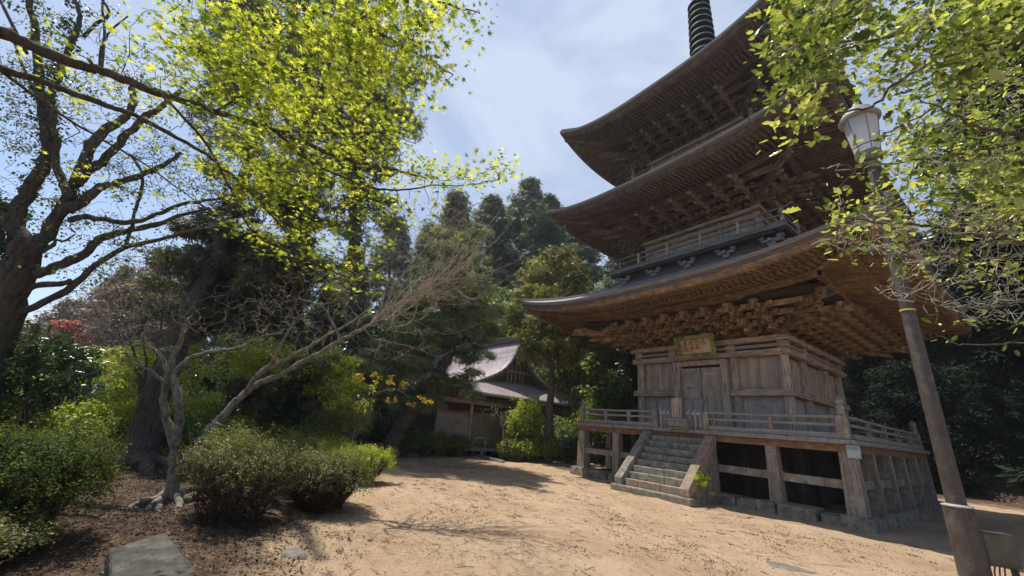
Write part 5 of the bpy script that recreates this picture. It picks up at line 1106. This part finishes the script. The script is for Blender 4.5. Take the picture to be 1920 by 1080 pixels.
# ---- shrubs
def shrub(name, p, rx, ry, h, lm, n, ls, lab, grp=None, lumps=9, stems=14, base_h=.12, seed=0, tmpl='round', cat='shrub', shell=.72, bare=.35, tint=(.15, .85), bark='brown', clip=0, under=0):
    global NR; NR = np.random.default_rng(1000+seed); g = NR; p = np.array([p[0], p[1], float(gz(p[0], p[1]))])
    r = empty(name, p, lab, cat, grp); K = lumps
    a = g.random(K)*2*math.pi; q = np.sqrt(g.random(K))*.62; cc = np.stack([np.cos(a)*q*rx, np.sin(a)*q*ry, h*(base_h+.30+.22*g.random(K))], -1); cc[0] = (0, 0, h*.5)
    rl = np.stack([rx*g.uniform(.42, .62, K), ry*g.uniform(.42, .62, K), h*g.uniform(.36, .48, K)], -1); rl[0] = (rx*.75, ry*.75, h*.47)
    if clip: cc[:, 2] = h*.5; rl[:, 2] = h*.48
    npt = 16; q_ = n//npt; w_ = (rl[:, 0]*rl[:, 1])**1.; k = g.choice(K, q_, p=w_/w_.sum()); d = unit(g.normal(size=(q_, 3))); d[:, 2] = np.where(d[:, 2] < -.25, -d[:, 2]*bare, d[:, 2])
    rr = shell*.9+(1-shell*.9)*g.random(q_)**.6; rr = np.where(g.random(q_) < .14, rr*(1.08+.22*g.random(q_)), rr)
    bump = 1+.13*np.sin(d[:, 0]*7+k)*np.cos(d[:, 1]*9)
    tip = p+cc[k]+d*rl[k]*(rr*bump)[:, None]
    sc_ = ls*1.7; up_ = unit(d+[0, 0, .9]); al = g.random((q_, npt, 1))*1.6-.8
    P = (tip[:, None]+up_[:, None]*al*sc_*1.5+g.normal(0, sc_*.55, (q_, npt, 3))).reshape(-1, 3); n = len(P); k = np.repeat(k, npt); tk = np.repeat(g.normal(0, .16, q_), npt); d = np.repeat(d, npt, 0)
    P[:, 2] = np.maximum(P[:, 2], p[2]+h*base_h*g.random(n))
    tint_ = np.repeat(0, n)+g.uniform(*tint, K)[k]*.5+.22+g.normal(0, .15, n)+tk
    patch = .18*np.sin(P[:, 0]*5+seed)*np.sin(P[:, 1]*6)*np.sin(P[:, 2]*8)
    crown(leaf_mesh('crown', P, d*.6+[0, 0, .5]+g.normal(0, .4, (n, 3)), ls*(1+.3*g.normal(size=n)).clip(.4, 2), tmpl, tint_+patch), r, lm)
    if under:
        a = g.random(under)*6.28; f = np.sqrt(g.random(under))*.92; hh = g.random(under)*.62*h; sw = .45+.5*hh/(.62*h)
        Q = p+np.stack([np.cos(a)*f*rx*sw, np.sin(a)*f*ry*sw, hh], -1); link('twiggy_underside', leaf_mesh('twiggy_underside', Q, g.normal(0, 1, (under, 3)), g.uniform(.05, .13, under), 'needle', g.random(under)*.9, np.stack([np.cos(a), np.sin(a), 1.6+0*a], -1)), r, LM['undertwig'])
    mb = MB()
    for i in range(int(stems*1.6)):
        a = g.random()*6.28; f = g.random()**.5; e = np.array([math.cos(a)*rx*.75*f, math.sin(a)*ry*.75*f, h*g.uniform(.6, .92)]); s0 = np.array([math.cos(a)*.08*rx+g.normal()*.05, math.sin(a)*.08*ry+g.normal()*.05, -.05])
        S_ = [p+s0, p+s0*.6+e*[.35, .35, .4]+g.normal(0, .03, 3), p+e*[.75, .75, .75]+g.normal(0, .04, 3), p+e]; mb.tube(S_, [.011*h+.005, .009*h+.003, .006*h+.002, .003], 5)
        for j in range(4):
            c = np.array(S_[2]); u = g.normal(0, .22, 3)*[rx, ry, h*.6]; mb.tube([S_[2] if j % 2 else S_[1], c+u*.5, c+u+[0, 0, .06]], [.005*h+.002, .003, .002], 4, cap=False)
    mb.build('stems', BK[bark], r); return r
AG = 'azaleas along the left of the forecourt'
shrub('azalea_shrub', base(82, 4.35), 1.2, .9, 1.12, 'azdark', 52000, .022, 'broad dark green azalea mound at the left edge', AG, under=5000, bare=.9, seed=1, lumps=12, tint=(0, .6), stems=30)
shrub('azalea_shrub', base(62, 3.5), 1.0, .48, .38, 'azolive', 22000, .022, 'low sparse azalea in the lower left corner', AG, seed=2, shell=.4, stems=26, tint=(.1, .8))
shrub('azalea_shrub', base(-60, 4.3), .8, .7, .75, 'azdark', 7000, .032, 'azalea cut off by the left edge', AG, seed=22)
shrub('azalea_shrub', (gr(430, 985)[0], gr(430, 985)[1]), .95, .85, 1.15, 'azolive', 30000, .018, 'tall open azalea with many thin stems in the middle left', AG, seed=3, shell=.12, stems=11, base_h=.12, bare=.95, tint=(.05, .7), lumps=18, under=3500)
shrub('azalea_shrub', (gr(612, 958)[0]-.15, gr(612, 958)[1]-.1), .92, .75, .88, 'azolive', 32000, .02, 'rounded azalea with a brown twiggy underside beside the sand', AG, seed=4, shell=.6, stems=18, base_h=.12, bare=.6, tint=(.2, .9), under=11000)
shrub('azalea_shrub', (gr(540, 915)[0], gr(540, 915)[1]), .85, .85, 1.0, 'azolive', 20000, .022, 'azalea between the open one and the rounded one', AG, seed=5, stems=16, under=6000, bare=.8)
p5 = gr(690, 910); shrub('azalea_shrub', (p5[0]-.35, p5[1]-.2), .85, .8, .82, 'azbright', 26000, .023, 'bright yellow green azalea at the end of the row by the sand', AG, seed=6, under=8000, bare=.8, base_h=.1, stems=16, clip=1, lumps=7, tint=(.3, 1))
p5 = gr(640, 895); shrub('azalea_shrub', (p5[0]-.5, p5[1]-.4), .9, .8, .8, 'azbright', 13000, .032, 'fresh green azalea just behind the bright one', AG, seed=7, stems=14, tint=(.1, .7))
shrub('garden_shrub', base(655, 14.2), 1.5, 1.2, 1.9, 'pale', 17000, .05, 'tall loose shrub with yellow green leaves and pale twigs before the pine', 'shrubs in the garden', seed=8, shell=.4, stems=60, base_h=.3, tint=(.3, 1), bark='twig')
GG = 'shrubs in the garden'
for i, (px, t, rx, h, lm, lab) in enumerate(((130, 9.0, 1.3, 1.2, 'azbright', 'sunlit yellow green shrub behind the dark azalea mound'), (220, 9.6, 1.0, 1.15, 'azbright', 'yellow green shrub touching the leaning trunk'), (10, 8.2, 1.2, 1.3, 'azalea', 'green shrub at the left edge behind the azalea mound'), (180, 11.5, 1.5, 1.7, 'pale', 'pale shrub left of the leaning trunk'), (60, 12, 1.8, 1.9, 'azbright', 'tall yellowish shrub under the camellia'),
      (400, 10.5, .9, 1.0, 'broad', 'green shrub behind the twisted stems'), (460, 9.5, .8, 1.0, 'azalea', 'dull azalea below the rising limb'), (500, 13.5, 1.2, 1.3, 'pale', 'pale shrub left of the young fir'), (590, 13, 1.1, 1.1, 'azalea', 'green shrub right of the young fir trunk'), (360, 13.5, 1.3, 1.3, 'azbright', 'sunlit shrub seen between the twisted stems'), (300, 15, 1.6, 1.5, 'pale', 'pale shrub far behind the leaning trunk'),
      (700, 16.5, 1.2, 1.5, 'camellia', 'dark shrub at the foot of the pine'), (755, 16.2, .9, 1.4, 'camellia', 'dark shrub right of the pine foot'), (430, 18, 2.0, 2.0, 'broad', 'wide green shrub deep in the garden'), (560, 19, 2.0, 2.0, 'broad', 'wide green shrub deep in the garden left of the pine'), (160, 17, 2.4, 2.4, 'broad', 'wide shrub deep in the garden at the left'), (30, 17, 2.4, 2.4, 'pale', 'wide pale shrub deep in the garden at the far left'), (640, 20, 1.8, 2.2, 'camellia', 'dark shrub deep in the garden before the hall corner'))):
    shrub('garden_shrub', base(px, t), rx, rx*.85, h, lm, 8000, .03+.0035*t, lab, GG, seed=40+i, stems=14, tint=(.1, .9))
HG = 'clipped shrubs before the hall'
for i, (px, lab) in enumerate(((752, 'clipped dark hedge shrub at the left end before the hall'), (790, 'second clipped hedge shrub before the lattice shutters'), (826, 'third clipped hedge shrub before the hall post'), (855, 'clipped hedge shrub nearest the timber handrail'))):
    p = gr(px, 856); shrub('hedge_shrub', (p[0]+.1, p[1]), .62, .75, .92, 'azalea', 7000, .045, lab, HG, seed=70+i, clip=1, stems=24, base_h=.2, tint=(0, .5), bare=.1)
RGp = 'shrubs between the hall and the pagoda'
for i, (px, t, rx, h, lm, lab, bh) in enumerate(((985, 19.2, 1.05, 2.75, 'azbright', 'tall rounded bright green shrub before the right end of the hall', .1), (958, 18.6, .55, .72, 'azalea', 'low brownish green mound at the foot of the bright round shrub', .1), (990, 18.8, .6, .85, 'azbright', 'low mound with yellow green top right of the brownish one', .1), (1030, 19, .75, .95, 'azalea', 'low dark mound between the bright shrub and the veranda', .1), (1068, 19.5, .85, 1.1, 'camellia', 'dark shrub next to the veranda corner post', .1), (1040, 21, 1.5, 2.2, 'broad', 'green shrub at the foot of the cypress', .1), (1110, 21.5, 1.3, 3.0, 'azbright', 'bright shrub behind the left veranda railing', .1), (1160, 21, 1.3, 3.2, 'azbright', 'bright shrub seen above the left railing near the column', .1), (1090, 24, 2.0, 3.0, 'broad', 'green shrub mass behind the veranda corner', .1), (1010, 24, 1.8, 3.4, 'broad', 'green shrub rising beside the hall roof', .1), (1180, 18, 1.2, 1.5, 'camellia', 'dark shrub seen under the veranda', .1), (1135, 17.5, 1.0, 1.2, 'camellia', 'dark shrub between the left veranda posts', .1))):
    shrub('shrub', base(px, t), rx, rx*.9, h, lm, 9000, .05+.0015*t, lab, RGp, seed=90+i, stems=12, tint=(.1, .9), tmpl='round')
# bank on the right
BG = 'low plants on the bank right of the pagoda'
for i in range(16):
    px = 1650+(i % 8)*38+rnd.uniform(-8, 8); t = (21.5 if i < 8 else 24.5)+rnd.uniform(-.4, .6)
    where = ('left of the lamp post' if px < 1730 else 'right of the lamp post' if px < 1850 else 'at the right edge')
    shrub('bank_plant', base(px, t), rnd.uniform(.7, 1.1), .8, rnd.uniform(.6, 1.0), ('camellia', 'azalea', 'pinkbl')[i % 3], 3000, .075, '%s plant, %s from the left in the %s row on the bank' % (('dark glossy', 'dull green', 'brownish')[i % 3], ('first', 'second', 'third', 'fourth', 'fifth', 'sixth', 'seventh', 'last')[i % 8], 'front' if i < 8 else 'back'), BG, seed=120+i, stems=8, tmpl='oval')
b = MB(); bh_ = empty('bank_log_rail', tuple(base(1850, 23)), 'weathered log rails running along the bank at the right', 'rail')
for k_, (y0, y1) in enumerate(((815, 818), (833, 838), (827, 829))):
    b = MB(); b.tube([at(1775+k_*15, y0, 22.5), at(1860, (y0+y1)/2, 22.7), at(1960, y1, 23)], .05, 7); b.build('log', BK['twig'], bh_)
for px in (1795, 1860, 1915): b = MB(); q = at(px, 812, 22.6); b.tube([q, q-[0, 0, 1.2]], .05, 7); b.build('rail_post', BK['brown'], bh_)

# ---- fern by the stairs
fe = empty('fern', (1.45, -5.35, .6), 'small bright fern growing from the stone flank of the stairs', 'fern'); T_ = np.array([1.22, -5.3, .62])+NR.normal(0, .10, (26, 3))*[.6, 1.4, 1.2]; T_[:, 0] = np.maximum(T_[:, 0], 1.16)
crown(clumps(T_, .07, 26, .055, NR.uniform(.3, 1, 26), 'spray', 'fronds', .5), fe, 'azbright')
# ---- litter, twigs, pebbles
def litter():
    n = 42000; x = NR.uniform(-11, 7.5, n); y = NR.uniform(-17.5, -4.6, n); s = soil_amount(x, y)
    cl = np.sin(x*1.7+np.sin(y*2.3)*1.5)*np.sin(y*2.1+np.sin(x*1.1)*2)+.6*np.sin(x*4.1)*np.sin(y*5.2+x)
    keep = (NR.random(n) < np.where(s > -.3, .9, .05+.7*np.clip(cl-.3, 0, 1))); x, y, s = x[keep], y[keep], s[keep]
    pos = np.stack([x, y, gz(x, y)+.006], -1); m_ = len(x)
    return leaf_mesh('leaf_litter', pos, NR.normal(0, .28, (m_, 3))+[0, 0, 1], NR.uniform(.012, .045, m_), 'rh', NR.random(m_)**1.6)
tag(link('leaf_litter', litter(), None, LM['litter']), 'dry leaf bits scattered over sand and soil', 'leaf litter', kind='stuff')
b = MB()
for i in range(900):
    x = NR.uniform(-10, 7); y = NR.uniform(-16.5, -4.8); cl = math.sin(x*1.7+math.sin(y*2.3)*1.5)*math.sin(y*2.1+math.sin(x*1.1)*2)
    if cl < .25 and soil_amount(x, y) < -.2 and i % 4: continue
    a = NR.uniform(0, 6.28); l = NR.uniform(.04, .22); z = float(gz(x, y))+.006; dx, dy = math.cos(a)*l, math.sin(a)*l
    b.tube([(x, y, z), (x+dx*.5+NR.normal()*.012, y+dy*.5+NR.normal()*.012, z+.012), (x+dx, y+dy, z+.003)], [.003, .0035, .0015], 4, cap=False)
tag(b.build('fallen_twigs', BK['dtwig'], None), 'thin dark twigs strewn over the sand', 'twigs', kind='stuff')
def patches(n, cen, rad, lm, nl, ls, nm, lab, cat):
    T_ = np.array([[c[0], c[1], float(gz(c[0], c[1]))+.01] for c in cen]); o = link(nm, clumps(T_, rad, nl, ls, NR.uniform(.1, .8, len(T_)), 'rh', nm, .3, .12, .1), None, LM[lm]); tag(o, lab, cat, kind='stuff')
cen = [(NR.uniform(-9, 6), NR.uniform(-12.5, -5.5)) for i in range(46)]
patches(46, cen, NR.uniform(.12, .4, 46), 'azalea', 34, .022, 'moss_patches', 'flat tufts of moss and weeds in the sand', 'moss')
# flat rocks in the sand
M['rock'] = mat('half buried rock', (.10, .085, .07), (.27, .23, .19), 8, c3=(.16, .16, .13))
for (px, py, a, c, lab) in ((1482, 1066, .34, .20, 'flat bluish rock showing through the sand in the lower right'), (552, 1036, .22, .14, 'small flat rock in the shade near the azaleas'), (1350, 1000, .09, .06, 'small stone in the middle of the sand')):
    p = gr(px, py); b = MB(); k_ = 9; vs = []
    for zz, f in ((-.05, 1.), (.008, .85), (.016, .4)):
        for j in range(k_): g_ = 6.283*j/k_; q = f*(1+.18*math.sin(j*2.3+px)); vs.append((p[0]+a*q*math.cos(g_), p[1]+c*q*math.sin(g_), p[2]+zz+.005*math.sin(j*3)))
    b.add(vs, [(i*k_+j, i*k_+(j+1) % k_, (i+1)*k_+(j+1) % k_, (i+1)*k_+j) for i in range(2) for j in range(k_)]+[tuple(range(2*k_, 3*k_))]); tag(b.build('flat_rock', M['rock'], None, smooth=True), lab, 'rock')

def cover(name, n, fx, fy, cond, lm, ls, lab, cat, hgt=.12):
    x = NR.uniform(*fx, n); y = NR.uniform(*fy, n); k = cond(x, y); x, y = x[k], y[k]; c = .5+.5*np.sin(x*2.1+np.sin(y*1.7)*2)*np.sin(y*2.6+np.cos(x*1.3)*2)
    z = gz(x, y)+hgt*c*NR.random(len(x)); tag(link(name, leaf_mesh(name, np.stack([x, y, z], -1), NR.normal(0, .5, (len(x), 3))+[0, 0, 1], ls*NR.uniform(.5, 1.5, len(x)), 'round', .6*c+NR.normal(0, .2, len(x))), None, LM[lm]), lab, cat, kind='stuff')
cover('bank_undergrowth', 60000, (-4, 16), (14.6, 27), lambda x, y: y > 15.2+.5*np.sin(x*1.9), 'camellia', .13, 'dark low undergrowth and dead leaves over the bank', 'undergrowth', .45)
cover('bank_leaf_litter', 26000, (-4, 16), (14.3, 26), lambda x, y: y > 14.8+.4*np.sin(x*2.3), 'litter', .10, 'brown leaf litter over the bank', 'leaf litter', .2)
cover('garden_undergrowth', 52000, (-24, -5), (-20, -8.5), lambda x, y: soil_amount(x, y) > .9, 'azalea', .07, 'low green undergrowth between the garden shrubs', 'undergrowth', .18)
cover('garden_leaf_litter', 60000, (-8, 3.5), (-19, -11), lambda x, y: soil_amount(x, y) > -.1, 'litter', .026, 'brown leaf litter on the dark soil beneath the azaleas', 'leaf litter', .02)

# ---- faint haze that softens the far trees
hz = MB(); hz.box(-430, 430, -430, 430, -2, 48); m_ = bpy.data.materials.new('faint haze'); m_.use_nodes = True; t_ = m_.node_tree; t_.nodes.clear()
v_ = t_.nodes.new('ShaderNodeVolumePrincipled'); v_.inputs['Density'].default_value = .0008; v_.inputs['Color'].default_value = (.86, .92, 1, 1); v_.inputs['Anisotropy'].default_value = .3
o_ = t_.nodes.new('ShaderNodeOutputMaterial'); t_.links.new(v_.outputs[0], o_.inputs['Volume']); tag(hz.build('haze', m_, None), 'faint haze between the trees', 'haze', kind='stuff')

# small drifts of dead leaves on the sand
n_ = 2600; x = NR.uniform(-10, 6.5, n_); y = NR.uniform(-15.5, -5.3, n_); ms_ = np.sin(x*.9+1.3*np.sin(y*.8+1))*np.sin(y*1.25+1.7*np.sin(x*.55))+.5*np.sin(x*2.3+y)*np.sin(y*2.9-x*.7); k = (soil_amount(x, y) < 0) & (NR.random(n_) < np.clip(ms_*1.3, .05, .9)); x, y = x[k], y[k]
c_ = np.stack([x, y, gz(x, y)+.008], -1); q = NR.integers(8, 30, len(c_)); cc_ = np.repeat(c_, q, 0); rr_ = np.repeat(NR.uniform(.03, .17, len(c_)), q); P_ = cc_+NR.normal(0, 1, cc_.shape)*rr_[:, None]*[1, .6, .04]; P_[:, 2] = np.abs(P_[:, 2]-cc_[:, 2])+gz(P_[:, 0], P_[:, 1])+.004
tag(link('leaf_drifts', leaf_mesh('leaf_drifts', P_, NR.normal(0, .35, P_.shape)+[0, 0, 1], NR.uniform(.012, .04, len(P_)), 'rh', NR.random(len(P_))**2*.8), None, LM['litter']), 'little drifts of dark dead leaves on the sand', 'leaf litter', kind='stuff')
# leafless bush left of the leaning trunk
b0 = base(262, 11); bb_ = empty('bare_bush', b0, 'leafless pinkish brown bush tree reaching up left of the leaning trunk', 'tree'); t_ = Tree()
for q in range(5): t_.limb([b0, at(262+q*4, 720, 11), at(215+q*28, 640, 10.8+q*.15), at(170+q*45, 560-(q%2)*30, 10.6+q*.2)], .05, .012, 7, .02)
t_.twigs(ell([(240, 560, 120, 75, 10), (300, 500, 80, 50, 4), (180, 620, 90, 50, 5), (330, 620, 60, 60, 3)], 900, (10, 12.5)), .06, .0045, .02, .008, 4, .04); t_.build(bb_, 'brown', 'twig')
crown(clumps(ell([(240, 560, 120, 75)], 220, (10, 12.5)), .2, 8, .05, NR.uniform(0, 1, 220), 'round', 'crown'), bb_, 'pinkbl')
for i, (px, top, t, lab) in enumerate(((1955, -60, 19, 'tall dark evergreen added outside the right edge to shade the pagoda'), (2080, -200, 16, 'unseen dark evergreen added beyond the right edge near the pole as shade'), (2240, -300, 15, 'unseen dark evergreen added far beyond the right edge to block sky light'))):  # trees added outside the view to keep sky light off the pagoda's right side
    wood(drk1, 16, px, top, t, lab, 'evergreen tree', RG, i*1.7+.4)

for i, (px, t, x0, y0, rx_, ry_, lab) in enumerate(((330, 11.5, 330, 690, 60, 50, 'low leafy sapling glowing green behind the twisted stems'), (480, 11.8, 470, 650, 60, 45, 'bright leafy sapling above the rising pale limb'), (610, 12.2, 620, 700, 60, 40, 'bright leafy sapling right of the young fir'), (215, 10.5, 190, 700, 70, 45, 'yellow green sapling left of the leaning trunk'))):
    small_tree('sapling', px, t, [(px, 800), (x0, y0+20)], [(x0, y0, rx_, ry_, 3), (x0+30, y0+45, rx_, 25, 1)], 46, 'azbright', 46, .075, .26, 'round', lab, .03, (t-.8, t+.8), 'brown', grp='saplings in the garden')
